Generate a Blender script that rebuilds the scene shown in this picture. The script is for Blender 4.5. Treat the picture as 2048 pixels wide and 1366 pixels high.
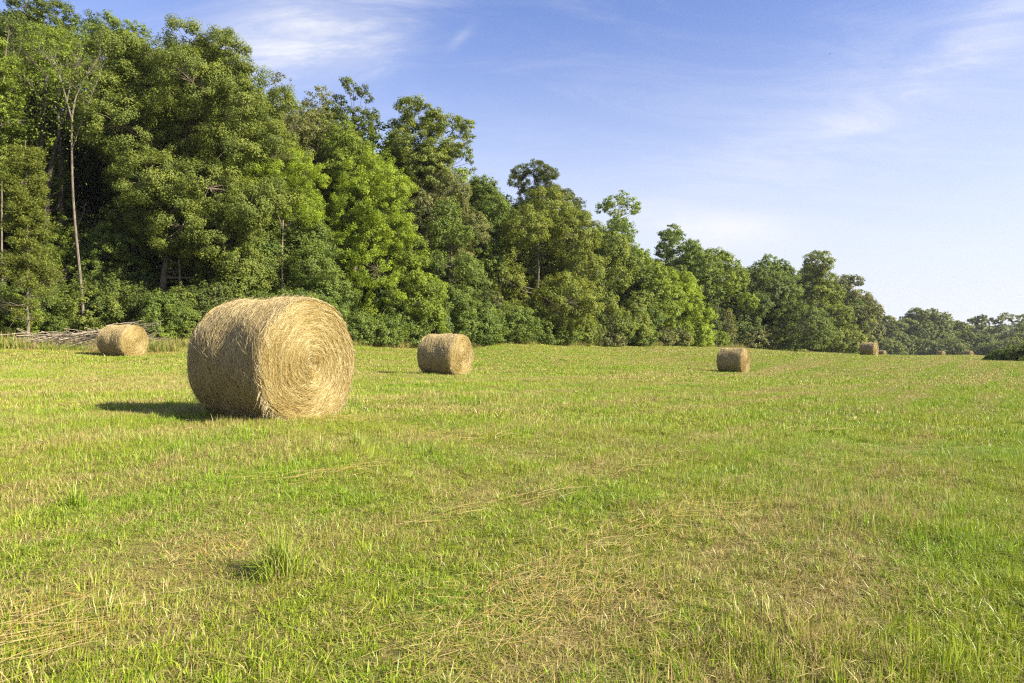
import bpy, math, random
import numpy as np
from mathutils import Vector

# ------------------------------------------------------------------ camera, world, sun, exposure
for o in list(bpy.data.objects):
    bpy.data.objects.remove(o)
scene = bpy.context.scene
C = scene.collection
R = math.radians
CAM_Z = 1.25
F = 24.0 / 36.0 * 2048.0          # focal length in photo pixels (2048 wide)

cam_data = bpy.data.cameras.new("camera")
cam_data.lens = 24.0
cam_data.sensor_width = 36.0
cam_data.clip_start = 0.05
cam_data.clip_end = 6000.0
cam = bpy.data.objects.new("camera", cam_data)
cam.location = (0, 0, CAM_Z)
cam.rotation_euler = (R(90), 0, 0)
C.objects.link(cam)
scene.camera = cam

SUN_EL = 31.0
SUN_AZ = 112.0                     # clockwise from +Y (the view direction)

sun_data = bpy.data.lights.new("sun", 'SUN')
sun_data.energy = 5.0
sun_data.angle = R(0.55)
sun_data.color = (1.0, 0.92, 0.76)
sun = bpy.data.objects.new("sun", sun_data)
sv = Vector((math.sin(R(SUN_AZ)) * math.cos(R(SUN_EL)),
             math.cos(R(SUN_AZ)) * math.cos(R(SUN_EL)),
             math.sin(R(SUN_EL))))
sun.rotation_euler = sv.to_track_quat('Z', 'Y').to_euler()
sun.location = (30, -10, 40)
C.objects.link(sun)

scene.view_settings.view_transform = 'Standard'
scene.view_settings.look = 'None'
scene.view_settings.gamma = 1.0
scene.view_settings.exposure = 1.55
scene.view_settings.use_curve_mapping = False
scene.render.engine = 'CYCLES'
scene.cycles.max_bounces = 6
scene.cycles.diffuse_bounces = 4
scene.cycles.glossy_bounces = 2
scene.cycles.transmission_bounces = 4
scene.cycles.transparent_max_bounces = 6
scene.cycles.volume_bounces = 0
scene.cycles.pixel_filter_type = 'BLACKMAN_HARRIS'
scene.cycles.filter_width = 1.25
scene.cycles.use_denoising = False
scene.cycles.denoiser = 'OPENIMAGEDENOISE'
scene.cycles.denoising_input_passes = 'RGB_ALBEDO_NORMAL'
scene.cycles.denoising_prefilter = 'ACCURATE'


class NT:
    """small helper to write node trees"""
    def __init__(s, tree):
        s.t = tree
        s.n = tree.nodes
        s.l = tree.links

    def new(s, typ, **kw):
        n = s.n.new(typ)
        for k, v in kw.items():
            setattr(n, k, v)
        return n

    def link(s, a, b):
        s.l.new(a, b)

    def put(s, sock, val):
        if hasattr(val, 'is_output'):
            s.l.new(val, sock)
        else:
            sock.default_value = val

    def math(s, op, a, b=0.0, c=0.0, clamp=False):
        n = s.n.new('ShaderNodeMath')
        n.operation = op
        n.use_clamp = clamp
        s.put(n.inputs[0], a)
        s.put(n.inputs[1], b)
        s.put(n.inputs[2], c)
        return n.outputs[0]

    def smooth(s, v, lo, hi, a=0.0, b=1.0):
        n = s.n.new('ShaderNodeMapRange')
        n.interpolation_type = 'SMOOTHSTEP'
        s.put(n.inputs[0], v)
        n.inputs[1].default_value = lo
        n.inputs[2].default_value = hi
        n.inputs[3].default_value = a
        n.inputs[4].default_value = b
        return n.outputs[0]

    def mix(s, fac, a, b, blend='MIX'):
        n = s.n.new('ShaderNodeMix')
        n.data_type = 'RGBA'
        n.blend_type = blend
        n.clamp_factor = True
        s.put(n.inputs[0], fac)
        for sock, val in ((n.inputs[6], a), (n.inputs[7], b)):
            if isinstance(val, tuple) and len(val) == 3:
                val = (*val, 1.0)
            s.put(sock, val)
        return n.outputs[2]

    def noise(s, vec, scale, detail=2.0, rough=0.5, dist=0.0):
        n = s.n.new('ShaderNodeTexNoise')
        s.put(n.inputs['Vector'], vec)
        n.inputs['Scale'].default_value = scale
        n.inputs['Detail'].default_value = detail
        n.inputs['Roughness'].default_value = rough
        n.inputs['Distortion'].default_value = dist
        return n.outputs['Fac']

    def vmath(s, op, a, b=(0, 0, 0)):
        n = s.n.new('ShaderNodeVectorMath')
        n.operation = op
        s.put(n.inputs[0], a)
        s.put(n.inputs[1], b)
        return n

    def mapping(s, vec, loc=(0, 0, 0), rot=(0, 0, 0), scale=(1, 1, 1)):
        n = s.n.new('ShaderNodeMapping')
        s.put(n.inputs[0], vec)
        n.inputs[1].default_value = loc
        n.inputs[2].default_value = rot
        n.inputs[3].default_value = scale
        return n.outputs[0]

    def sepxyz(s, vec):
        n = s.n.new('ShaderNodeSeparateXYZ')
        s.put(n.inputs[0], vec)
        return n.outputs


def px_dir(px, py):
    v = Vector(((px - 1024) / F, 1.0, (683 - py) / F))
    v.normalize()
    return v


# ---- sky
world = bpy.data.worlds.new("World")
scene.world = world
world.use_nodes = True
w = NT(world.node_tree)
for n in list(w.n):
    w.n.remove(n)
sky = w.new('ShaderNodeTexSky', sky_type='NISHITA')
sky.sun_disc = False
sky.sun_elevation = R(SUN_EL)
sky.sun_rotation = R(SUN_AZ)
sky.altitude = 150
sky.air_density = 1.0
sky.dust_density = 1.6
sky.ozone_density = 3.0
tc = w.new('ShaderNodeTexCoord')
gen = tc.outputs['Generated']
sx, sy, sz = w.sepxyz(gen)[0:3]
# clear-sky colour, then the pale veil of summer moisture that thickens towards the horizon
clear = w.mix(1.0, sky.outputs[0], (1.06, 1.0, 1.25), 'MULTIPLY')
moist = w.mix(w.smooth(sz, 0.0, 0.46, 0.90, 0.0), clear, (4.55, 4.75, 5.15))
# plane of thin high cloud: project the direction on a layer overhead
zz = w.math('ADD', w.math('MAXIMUM', sz, 0.0), 0.16)
comb = w.new('ShaderNodeCombineXYZ')
w.put(comb.inputs[0], w.math('DIVIDE', sx, zz))
w.put(comb.inputs[1], w.math('DIVIDE', sy, zz))
layer = comb.outputs[0]
streak = w.noise(w.mapping(layer, rot=(0, 0, R(-62)), scale=(0.9, 2.4, 1)), 1.6, 10.0, 0.68, 1.2)
soft = w.noise(w.mapping(layer, loc=(3, 1, 0), scale=(1, 1, 1)), 0.9, 5.0, 0.55, 0.3)


def blob(px, py, sx_px, sy_px, rot_deg):
    """soft elliptical region of the sky around a direction, in tangent coordinates of that direction"""
    d = px_dir(px, py)
    right = Vector((d.y, -d.x, 0)).normalized()
    up = right.cross(d).normalized()
    a = R(rot_deg)
    u = right * math.cos(a) + up * math.sin(a)
    v = up * math.cos(a) - right * math.sin(a)
    cu = w.vmath('DOT_PRODUCT', gen, tuple(u)).outputs['Value']
    cv = w.vmath('DOT_PRODUCT', gen, tuple(v)).outputs['Value']
    q = w.math('ADD', w.math('POWER', w.math('DIVIDE', cu, sx_px / F), 2.0),
               w.math('POWER', w.math('DIVIDE', cv, sy_px / F), 2.0))
    front = w.math('GREATER_THAN', w.vmath('DOT_PRODUCT', gen, tuple(d)).outputs['Value'], 0.0)
    return w.math('MULTIPLY', w.math('POWER', 2.718, w.math('MULTIPLY', q, -1.0)), front)


def wsum(items):
    acc = None
    for b, k in items:
        t = w.math('MULTIPLY', b, k)
        acc = t if acc is None else w.math('ADD', acc, t)
    return acc


wisps = wsum([(blob(650, 62, 140, 82, 24), 0.75), (blob(725, 112, 60, 26, 20), 0.30), (blob(520, 90, 130, 60, 15), 0.30),
              (blob(921, 76, 30, 9, 42), 0.30),
              (blob(1870, 160, 190, 26, 22), 0.12), (blob(1780, 200, 190, 50, 26), 0.04), (blob(1960, 130, 300, 100, 16), 0.18),
              (blob(1700, 260, 330, 60, 10), 0.17), (blob(2000, 30, 160, 30, 30), 0.22)])
st = w.smooth(streak, 0.34, 0.70)
wisp_f = w.math('MULTIPLY', wisps, w.math('ADD', 0.45, w.math('MULTIPLY', st, 0.8)))
low = wsum([(blob(1380, 448, 130, 30, -6), 0.85), (blob(1490, 468, 150, 32, -4), 0.6), (blob(1290, 425, 70, 30, 0), 0.5)])
low_f = w.math('MULTIPLY', low, w.smooth(soft, 0.28, 0.62))
veil = w.math('MULTIPLY', w.smooth(streak, 0.40, 0.75), 0.14)
cf = w.math('ADD', w.math('ADD', wisp_f, low_f), veil, clamp=True)
cloud_col = w.mix(cf, moist, (4.75, 4.85, 5.25))
bg = w.new('ShaderNodeBackground')
bg.inputs['Strength'].default_value = 0.067
w.link(cloud_col, bg.inputs['Color'])
wo = w.new('ShaderNodeOutputWorld')
w.link(bg.outputs[0], wo.inputs[0])

# ------------------------------------------------------------------ helpers
rng = np.random.default_rng(7)
random.seed(7)


def mesh_np(name, verts, loops, starts, attrs=None, smooth=False):
    me = bpy.data.meshes.new(name)
    verts = np.asarray(verts, np.float32)
    loops = np.asarray(loops, np.int32).ravel()
    starts = np.asarray(starts, np.int32)
    me.vertices.add(len(verts))
    me.vertices.foreach_set('co', verts.ravel())
    me.loops.add(len(loops))
    me.loops.foreach_set('vertex_index', loops)
    me.polygons.add(len(starts))
    me.polygons.foreach_set('loop_start', starts)
    me.update(calc_edges=True)
    for k, v in (attrs or {}).items():
        a = me.attributes.new(k, 'FLOAT', 'POINT')
        a.data.foreach_set('value', np.asarray(v, np.float32))
    if smooth:
        me.polygons.foreach_set('use_smooth', np.ones(len(starts), bool))
    return me


class MB:
    """collects tubes and quads for one mesh"""
    def __init__(s):
        s.v, s.f, s.a, s.n = [], [], [], 0

    def add(s, v, f, tint=0.5):
        v = np.asarray(v, float)
        f = np.asarray(f, int)
        s.v.append(v)
        s.f.append(f + s.n)
        s.a.append(np.full(len(v), tint) if np.isscalar(tint) else np.asarray(tint))
        s.n += len(v)

    def tube(s, pts, rad, sides=6, tint=0.5):
        pts = np.asarray(pts, float)
        n = len(pts)
        rad = np.broadcast_to(np.asarray(rad, float), (n,))
        t = np.gradient(pts, axis=0)
        t /= np.linalg.norm(t, axis=1, keepdims=True) + 1e-9
        ref = np.array([0.0, 0.0, 1.0]) if abs(t[:, 2]).mean() < 0.8 else np.array([1.0, 0.0, 0.0])
        u = np.cross(t, ref)
        u /= np.linalg.norm(u, axis=1, keepdims=True) + 1e-9
        v = np.cross(t, u)
        a = np.arange(sides) / sides * 2 * np.pi
        ring = (u[:, None, :] * np.cos(a)[None, :, None] + v[:, None, :] * np.sin(a)[None, :, None]) * rad[:, None, None]
        V = (pts[:, None, :] + ring).reshape(-1, 3)
        i = np.arange(n - 1)[:, None] * sides
        j = np.arange(sides)[None, :]
        k = (j + 1) % sides
        Fq = np.stack([i + j, i + k, i + sides + k, i + sides + j], -1).reshape(-1, 4)
        s.add(V, Fq, tint)

    def mesh(s, name, smooth=True):
        if not s.v:
            return mesh_np(name, np.zeros((0, 3)), [], [])
        v = np.concatenate(s.v)
        f = np.concatenate(s.f)
        return mesh_np(name, v, f, np.arange(len(f)) * 4, {'tint': np.concatenate(s.a)}, smooth)


def link(name, me, mat, parent=None, color=None):
    o = bpy.data.objects.new(name, me)
    if mat and not me.materials:
        me.materials.append(mat)
    C.objects.link(o)
    if parent:
        o.parent = parent
    if color:
        o.color = (*color, 1.0)
    return o


def tag(o, label=None, cat=None, group=None, kind=None):
    if label:
        o['label'] = label
    if cat:
        o['category'] = cat
    if group:
        o['group'] = group
    if kind:
        o['kind'] = kind
    return o


def empty(name, loc, rz=0.0):
    o = bpy.data.objects.new(name, None)
    o.empty_display_size = 0.5
    o.location = loc
    o.rotation_euler = (0, 0, rz)
    C.objects.link(o)
    return o


# ------------------------------------------------------------------ terrain
def at(px, d):
    return (px - 1024) / F * d, d


CP = []                                  # (X, Y, drop below the camera)


def cp(px, py, d, drop=None):
    x, y = at(px, d)
    CP.append((x, y, (py - 683) / F * d if drop is None else drop))


CP += [(0, 0, 1.25), (-4, 0, 1.2), (4, 0, 1.3), (0, 2.4, 1.25), (-2, 2.5, 1.22), (2, 2.5, 1.28), (0, -30, 1.4), (-30, -20, 0.6), (30, -20, 1.9)]
cp(560, 838, 8.7)
cp(1024, 0, 9, 1.14)
cp(1900, 0, 9, 1.38)
cp(895, 750, 26)
cp(895, 716, 46)
cp(247, 712, 33)
cp(1466, 745, 43)
cp(1738, 712.5, 79)
cp(1960, 0, 25, 1.62)
cp(1900, 0, 45, 1.75)
cp(1850, 713.5, 98)
cp(2048, 716, 95)
cp(1764, 712.5, 114)
cp(1850, 713, 114)
cp(1938, 711.5, 114)
cp(2000, 713, 110)
cp(2200, 716, 95)
cp(1600, 707, 95)
cp(1764, 0, 160, 3.55)
cp(1882, 0, 172, 3.85)
cp(1938, 0, 172, 3.80)
cp(2060, 0, 172, 4.5)
cp(1850, 0, 280, 7.0)
cp(2048, 0, 280, 7.5)
for px_, py_, d_ in ((-150, 692, 37), (0, 692, 40), (350, 692, 42), (700, 690, 48), (1000, 688, 62), (1300, 692, 85), (1500, 697, 108), (1600, 703, 130)):
    cp(px_, py_, d_)
cp(1700, 0, 165, 3.4)
cp(1760, 0, 215, 5.2)
cp(-100, 0, 80, -0.8)
cp(700, 0, 110, -0.6)
cp(1200, 0, 160, 0.0)
cp(1500, 0, 240, 2.5)
CP += [(-300, 300, -3), (0, 700, 2), (500, 600, 12), (900, 1500, 14), (-900, 1500, 5), (0, 3000, 14), (400, 50, 8), (150, 20, 4), (-200, 20, -2), (-200, -200, 0), (200, -200, 5),
       (3000, 3000, 18), (-3000, 3000, 10), (3000, 0, 20), (-3000, 0, 0)]
CP = np.array(CP)


def warp(x, y):
    return np.stack([np.arcsinh(np.asarray(x, float) / 10.0), np.arcsinh(np.asarray(y, float) / 10.0)], -1)


def tps(r2):
    return np.where(r2 > 1e-12, r2 * np.log(np.maximum(r2, 1e-12)), 0.0)


_Q = warp(CP[:, 0], CP[:, 1])
_n = len(CP)
_K = tps(((_Q[:, None] - _Q[None]) ** 2).sum(-1)) + np.eye(_n) * 2e-4
_P = np.concatenate([np.ones((_n, 1)), _Q], 1)
_A = np.block([[_K, _P], [_P.T, np.zeros((3, 3))]])
_S = np.linalg.solve(_A, np.concatenate([CP[:, 2], np.zeros(3)]))


def ground_z(x, y):
    x = np.atleast_1d(np.asarray(x, float))
    y = np.atleast_1d(np.asarray(y, float))
    sh = x.shape
    q = warp(x.ravel(), y.ravel())
    out = np.empty(len(q))
    for i in range(0, len(q), 20000):
        qq = q[i:i + 20000]
        out[i:i + 20000] = tps(((qq[:, None] - _Q[None]) ** 2).sum(-1)) @ _S[:_n] + _S[_n] + qq @ _S[_n + 1:]
    X, Y = x.ravel(), y.ravel()
    bump = 0.018 * np.sin(X * 1.1 + 0.6 * Y) * np.sin(Y * 0.9 - 0.4 * X + 1.0) + 0.012 * np.sin(2.3 * X - 1.7 * Y + 2) \
        + 0.008 * np.sin(4.1 * X + 3.3 * Y)
    return (CAM_Z - out + bump).reshape(sh)


def gz(x, y):
    return float(ground_z(x, y)[0])


EDGE = np.array([(-400, 33), (-150, 37), (0, 40), (350, 42), (700, 48), (1000, 62), (1300, 85), (1500, 108), (1600, 130), (1700, 165), (1750, 205), (1800, 270)], float)


def d_edge(px):
    return float(np.interp(px, EDGE[:, 0], EDGE[:, 1]))


# ------------------------------------------------------------------ materials
def material(name):
    m = bpy.data.materials.new(name)
    m.use_nodes = True
    t = NT(m.node_tree)
    for n in list(t.n):
        t.n.remove(n)
    out = t.new('ShaderNodeOutputMaterial')
    return m, t, out


def principled(t, color, rough=0.7, spec=0.3):
    p = t.new('ShaderNodeBsdfPrincipled')
    t.put(p.inputs['Base Color'], color if not isinstance(color, tuple) else (*color[:3], 1.0))
    t.put(p.inputs['Roughness'], rough)
    p.inputs['Specular IOR Level'].default_value = spec
    return p


def attr(t, name):
    a = t.new('ShaderNodeAttribute')
    a.attribute_name = name
    return a


def field_dryness(t):
    """0 green .. 1 straw, from the place on the field: patches, and swaths along the line of the wood"""
    pos = t.new('ShaderNodeNewGeometry').outputs['Position']
    big = t.noise(pos, 0.16, 3.0, 0.55)
    mid = t.noise(pos, 0.9, 4.0, 0.6)
    fine = t.noise(pos, 4.5, 3.0, 0.6)
    st_ = t.noise(t.mapping(t.mapping(pos, rot=(0, 0, R(-53))), scale=(0.05, 0.85, 0.5)), 1.0, 4.0, 0.62, 0.25)
    v = t.math('ADD', t.math('MULTIPLY', big, 0.40), t.math('MULTIPLY', mid, 0.75))
    v = t.math('ADD', v, t.math('MULTIPLY', fine, 0.30))
    v = t.math('ADD', v, t.math('MULTIPLY', st_, 1.40))
    band = t.noise(t.mapping(t.mapping(pos, loc=(7, 3, 0), rot=(0, 0, R(-53))), scale=(0.018, 0.34, 0.5)), 1.0, 3.0, 0.6, 0.15)
    swath = t.smooth(band, 0.54, 0.64, 0.0, 0.42)
    return t.math('ADD', t.smooth(v, 1.20, 1.68), swath, clamp=True), pos


def make_ground():
    m, t, out = material("ground")
    dry, pos = field_dryness(t)
    n1 = t.noise(pos, 14.0, 6.0, 0.7)
    n2 = t.noise(pos, 60.0, 4.0, 0.7)
    green = t.mix(n1, (0.040, 0.052, 0.008), (0.13, 0.145, 0.020))
    straw = t.mix(n2, (0.11, 0.078, 0.030), (0.29, 0.23, 0.09))
    soil = t.mix(n2, (0.045, 0.034, 0.016), (0.12, 0.09, 0.04))
    col = t.mix(t.math('MULTIPLY', dry, 0.85), green, straw)
    col = t.mix(t.smooth(n2, 0.56, 0.74, 0.0, 0.5), col, soil)
    p = principled(t, col, 0.95, 0.1)
    b = t.new('ShaderNodeBump')
    b.inputs['Strength'].default_value = 0.6
    b.inputs['Distance'].default_value = 0.05
    t.link(t.math('ADD', n1, n2), b.inputs['Height'])
    t.link(b.outputs[0], p.inputs['Normal'])
    t.link(p.outputs[0], out.inputs[0])
    return m


def make_grass(name, green_a, green_b, straw_a, straw_b, dry_bias=0.0, spec=0.40):
    m, t, out = material(name)
    dry, pos = field_dryness(t)
    tint = attr(t, 'tint').outputs['Fac']
    tint2 = attr(t, 'tint2').outputs['Fac']
    pn = t.noise(pos, 0.55, 3.0, 0.6)
    g = t.mix(tint, green_a, green_b)
    g = t.mix(t.smooth(pn, 0.42, 0.66, 0.0, 0.6), g, t.mix(tint, tuple(c * k for c, k in zip(green_a, (0.72, 1.0, 0.6))), tuple(c * k for c, k in zip(green_b, (0.66, 1.0, 0.6)))))
    s = t.mix(tint, straw_a, straw_b)
    f = t.math('SUBTRACT', t.math('ADD', t.math('MULTIPLY', dry, 0.74), 0.02 + dry_bias), tint2)
    col = t.mix(t.smooth(f, -0.06, 0.06), g, s)
    p = principled(t, col, 0.45, spec)
    tr = t.new('ShaderNodeBsdfTranslucent')
    t.link(col, tr.inputs['Color'])
    mx = t.new('ShaderNodeMixShader')
    mx.inputs[0].default_value = 0.30
    t.link(p.outputs[0], mx.inputs[1])
    t.link(tr.outputs[0], mx.inputs[2])
    t.link(mx.outputs[0], out.inputs[0])
    return m


def make_leaf():
    m, t, out = material("foliage")
    oi = t.new('ShaderNodeObjectInfo')
    tint = attr(t, 'tint').outputs['Fac']
    oc = oi.outputs['Color']
    dark = t.mix(1.0, oc, (0.60, 0.66, 0.62), 'MULTIPLY')
    lite = t.mix(1.0, oc, (1.62, 1.46, 1.15), 'MULTIPLY')
    col = t.mix(tint, dark, lite)
    p = principled(t, col, 0.6, 0.18)
    tr = t.new('ShaderNodeBsdfTranslucent')
    t.link(t.mix(1.0, col, (1.25, 1.2, 0.55), 'MULTIPLY'), tr.inputs['Color'])
    mx = t.new('ShaderNodeMixShader')
    mx.inputs[0].default_value = 0.42
    t.link(p.outputs[0], mx.inputs[1])
    t.link(tr.outputs[0], mx.inputs[2])
    t.link(mx.outputs[0], out.inputs[0])
    return m


def make_bark():
    m, t, out = material("bark")
    oi = t.new('ShaderNodeObjectInfo')
    tcn = t.new('ShaderNodeTexCoord').outputs['Object']
    n1 = t.noise(t.mapping(tcn, scale=(6, 6, 1.2)), 2.0, 5.0, 0.65)
    n2 = t.noise(tcn, 1.1, 3.0, 0.6)
    dark = t.mix(1.0, oi.outputs['Color'], (0.4, 0.38, 0.36), 'MULTIPLY')
    lite = t.mix(1.0, oi.outputs['Color'], (1.35, 1.3, 1.22), 'MULTIPLY')
    col = t.mix(t.smooth(n1, 0.3, 0.68), dark, lite)
    col = t.mix(t.smooth(n2, 0.5, 0.7, 0, 0.5), col, (0.09, 0.10, 0.05))
    p = principled(t, col, 0.9, 0.15)
    b = t.new('ShaderNodeBump')
    b.inputs['Strength'].default_value = 0.6
    b.inputs['Distance'].default_value = 0.04
    t.link(n1, b.inputs['Height'])
    t.link(b.outputs[0], p.inputs['Normal'])
    t.link(p.outputs[0], out.inputs[0])
    return m


def make_hay(name, ca, cb, cc, trans=0.2):
    """dark core / mid / pale straw, chosen by the strand's own tint and a large mottling"""
    m, t, out = material(name)
    tint = attr(t, 'tint').outputs['Fac']
    tcn = t.new('ShaderNodeTexCoord').outputs['Object']
    n1 = t.noise(tcn, 2.6, 3.0, 0.6)
    n2 = t.noise(tcn, 45.0, 4.0, 0.7)
    v = t.math('ADD', t.math('MULTIPLY', tint, 0.72), t.math('MULTIPLY', n1, 0.40))
    v = t.math('ADD', v, t.math('MULTIPLY', t.math('SUBTRACT', n2, 0.5), 0.25))
    c1 = t.mix(t.smooth(v, 0.14, 0.50), ca, cb)
    c2 = t.mix(t.smooth(v, 0.50, 0.95), c1, cc)
    p = principled(t, c2, 0.45, 0.35)
    tr = t.new('ShaderNodeBsdfTranslucent')
    t.link(c2, tr.inputs['Color'])
    mx = t.new('ShaderNodeMixShader')
    mx.inputs[0].default_value = trans
    t.link(p.outputs[0], mx.inputs[1])
    t.link(tr.outputs[0], mx.inputs[2])
    t.link(mx.outputs[0], out.inputs[0])
    return m


M_ground = make_ground()
M_turf = make_grass("turf_blades", (0.130, 0.190, 0.010), (0.37, 0.430, 0.030), (0.25, 0.185, 0.052), (0.48, 0.40, 0.155))
M_tuft = make_grass("tuft_blades", (0.140, 0.196, 0.014), (0.32, 0.40, 0.030), (0.30, 0.24, 0.08), (0.5, 0.45, 0.2), -0.28)
M_weed = make_grass("weed_blades", (0.110, 0.140, 0.018), (0.26, 0.29, 0.05), (0.26, 0.19, 0.07), (0.42, 0.33, 0.15), 0.06, 0.12)
M_leaf = make_leaf()
M_bark = make_bark()
M_hay_end = make_hay("hay_end", (0.16, 0.102, 0.026), (0.33, 0.245, 0.078), (0.55, 0.47, 0.25))
M_hay_side = make_hay("hay_side", (0.28, 0.205, 0.084), (0.45, 0.355, 0.165), (0.54, 0.450, 0.245))
M_straw = make_hay("straw", (0.34, 0.20, 0.045), (0.48, 0.33, 0.10), (0.58, 0.47, 0.22), 0.25)

# ------------------------------------------------------------------ ground sheet


def make_terrain():
    s = np.linspace(-1, 1, 281)
    xs = np.sinh(s * 5.6) / np.sinh(5.6) * 1500
    tt = np.linspace(-0.62, 1, 301)
    ys = np.sinh(tt * 5.8) / np.sinh(5.8) * 1600
    X, Y = np.meshgrid(xs, ys)
    Z = ground_z(X, Y)
    V = np.stack([X, Y, Z], -1).reshape(-1, 3)
    nx, ny = len(xs), len(ys)
    i = np.arange(ny - 1)[:, None] * nx + np.arange(nx - 1)[None, :]
    Fq = np.stack([i, i + 1, i + nx + 1, i + nx], -1).reshape(-1, 4)
    me = mesh_np("ground", V, Fq, np.arange(len(Fq)) * 4, None, True)
    o = link("ground", me, M_ground)
    tag(o, kind='structure')


make_terrain()

# ------------------------------------------------------------------ grass (stuff, instanced patches)


def blades(n, size, h_lo, h_hi, w_lo, w_hi, lean, flat=0.0, clumps=0, clump_r=0.05, curl=0.6, round_=False):
    """one patch of blades: each blade is 2 quads narrowing to a tip"""
    hk = np.ones(n)
    tk = np.zeros(n)
    pull = np.zeros((n, 2))
    if clumps:
        c = rng.uniform(-size / 2, size / 2, (clumps, 2))
        own = rng.integers(0, clumps, n)
        o_ = rng.normal(0, clump_r, (n, 2)) * rng.uniform(0.5, 1.4, clumps)[own][:, None]
        base = c[own] + o_
        loose = rng.random(n) < 0.22
        base[loose] = rng.uniform(-size / 2, size / 2, (int(loose.sum()), 2))
        pull = np.where(loose[:, None], 0, o_ / clump_r)
        hk = np.where(loose, 0.7, rng.uniform(0.55, 1.5, clumps)[own])
        tk = np.where(loose, -0.12, rng.uniform(-0.22, 0.30, clumps)[own])
    elif round_:
        r = np.minimum(np.abs(rng.normal(0, size * 0.26, n)), size * 0.7)
        a = rng.random(n) * 2 * np.pi
        base = np.stack([r * np.cos(a), r * np.sin(a)], 1)
        hk = 0.45 + 0.65 * np.exp(-(r / (size * 0.36)) ** 2)
        pull = base / (size * 0.5)
    else:
        base = rng.uniform(-size / 2, size / 2, (n, 2))
    h = rng.uniform(h_lo, h_hi, n) * rng.uniform(0.6, 1.0, n) * hk
    wd = rng.uniform(w_lo, w_hi, n)
    az = rng.uniform(0, 2 * np.pi, n)
    dirh = np.stack([np.cos(az), np.sin(az)], 1) + 1.1 * pull
    dirh /= np.linalg.norm(dirh, axis=1, keepdims=True) + 1e-9
    le = np.abs(rng.normal(0, lean, n))
    isflat = rng.random(n) < flat
    le = np.where(isflat, rng.uniform(1.2, 1.52, n), le)
    h = np.where(isflat, h * 1.7, h)
    wd = np.where(isflat, wd * 0.62, wd)
    z0 = np.where(isflat, rng.uniform(0.004, 0.035, n) * (h_hi / 0.08), -0.005)
    fa = az + np.pi / 2 + rng.normal(0, 0.7, n)
    side = np.stack([np.cos(fa), np.sin(fa), rng.normal(0, 0.15, n)], 1)
    P = np.zeros((n, 5, 3))
    for k, (u, wk) in enumerate(((0, 1.0), (0.5, 0.85), (1.0, 0.0))):
        ang = le * (1 - curl / 2 + curl * u)
        ang = np.minimum(ang, 1.62)
        hor = h * u * np.sin(ang)
        ver = h * u * np.cos(ang)
        ctr = np.stack([base[:, 0] + dirh[:, 0] * hor, base[:, 1] + dirh[:, 1] * hor, z0 + ver], 1)
        if k < 2:
            P[:, 2 * k] = ctr - side * (wd * wk / 2)[:, None]
            P[:, 2 * k + 1] = ctr + side * (wd * wk / 2)[:, None]
        else:
            P[:, 4] = ctr
    i = np.arange(n)[:, None] * 5
    loops = np.concatenate([i + np.array([[0, 1, 3, 2]]), i + np.array([[2, 3, 4]])], 1)
    starts = np.stack([np.arange(n) * 7, np.arange(n) * 7 + 4], 1).ravel()
    t1 = np.repeat(rng.random(n), 5)
    t2 = np.repeat(np.where(isflat, rng.uniform(-0.3, 0.8, n), rng.random(n) + tk), 5)
    return P.reshape(-1, 3), loops, starts, {'tint': t1, 'tint2': t2}


def patch_collection(name, count, mat, **kw):
    col = bpy.data.collections.new(name)
    for k in range(count):
        me = mesh_np(name, *blades(**kw))
        me.materials.append(mat)
        o = bpy.data.objects.new(name, me)
        col.objects.link(o)
    return col


def scatter(name, pts, rot, scl, col, label, cat):
    me = bpy.data.meshes.new(name)
    me.vertices.add(len(pts))
    me.vertices.foreach_set('co', np.asarray(pts, np.float32).ravel())
    a = me.attributes.new('rot', 'FLOAT_VECTOR', 'POINT')
    a.data.foreach_set('vector', np.asarray(rot, np.float32).ravel())
    a = me.attributes.new('scl', 'FLOAT_VECTOR', 'POINT')
    a.data.foreach_set('vector', np.asarray(scl, np.float32).ravel())
    o = bpy.data.objects.new(name, me)
    C.objects.link(o)
    g = bpy.data.node_groups.new(name + "_scatter", 'GeometryNodeTree')
    g.interface.new_socket('Geometry', in_out='INPUT', socket_type='NodeSocketGeometry')
    g.interface.new_socket('Geometry', in_out='OUTPUT', socket_type='NodeSocketGeometry')
    N = g.nodes
    gi = N.new('NodeGroupInput')
    go = N.new('NodeGroupOutput')
    iop = N.new('GeometryNodeInstanceOnPoints')
    ci = N.new('GeometryNodeCollectionInfo')
    ci.inputs['Collection'].default_value = col
    ci.inputs['Separate Children'].default_value = True
    ci.inputs['Reset Children'].default_value = True
    ar = N.new('GeometryNodeInputNamedAttribute')
    ar.data_type = 'FLOAT_VECTOR'
    ar.inputs[0].default_value = 'rot'
    asc = N.new('GeometryNodeInputNamedAttribute')
    asc.data_type = 'FLOAT_VECTOR'
    asc.inputs[0].default_value = 'scl'
    L = g.links
    L.new(gi.outputs[0], iop.inputs['Points'])
    L.new(ci.outputs[0], iop.inputs['Instance'])
    iop.inputs['Pick Instance'].default_value = True
    ri = N.new('FunctionNodeRandomValue')
    ri.data_type = 'INT'
    for s_ in ri.inputs:
        if s_.enabled and s_.name == 'Min':
            s_.default_value = 0
        if s_.enabled and s_.name == 'Max':
            s_.default_value = len(col.objects) - 1
    ro = [s_ for s_ in ri.outputs if s_.enabled][0]
    L.new(ro, iop.inputs['Instance Index'])
    L.new(ar.outputs[0], iop.inputs['Rotation'])
    L.new(asc.outputs[0], iop.inputs['Scale'])
    L.new(iop.outputs[0], go.inputs[0])
    md = o.modifiers.new("scatter", 'NODES')
    md.node_group = g
    tag(o, label, cat, kind='stuff')
    return o


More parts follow.
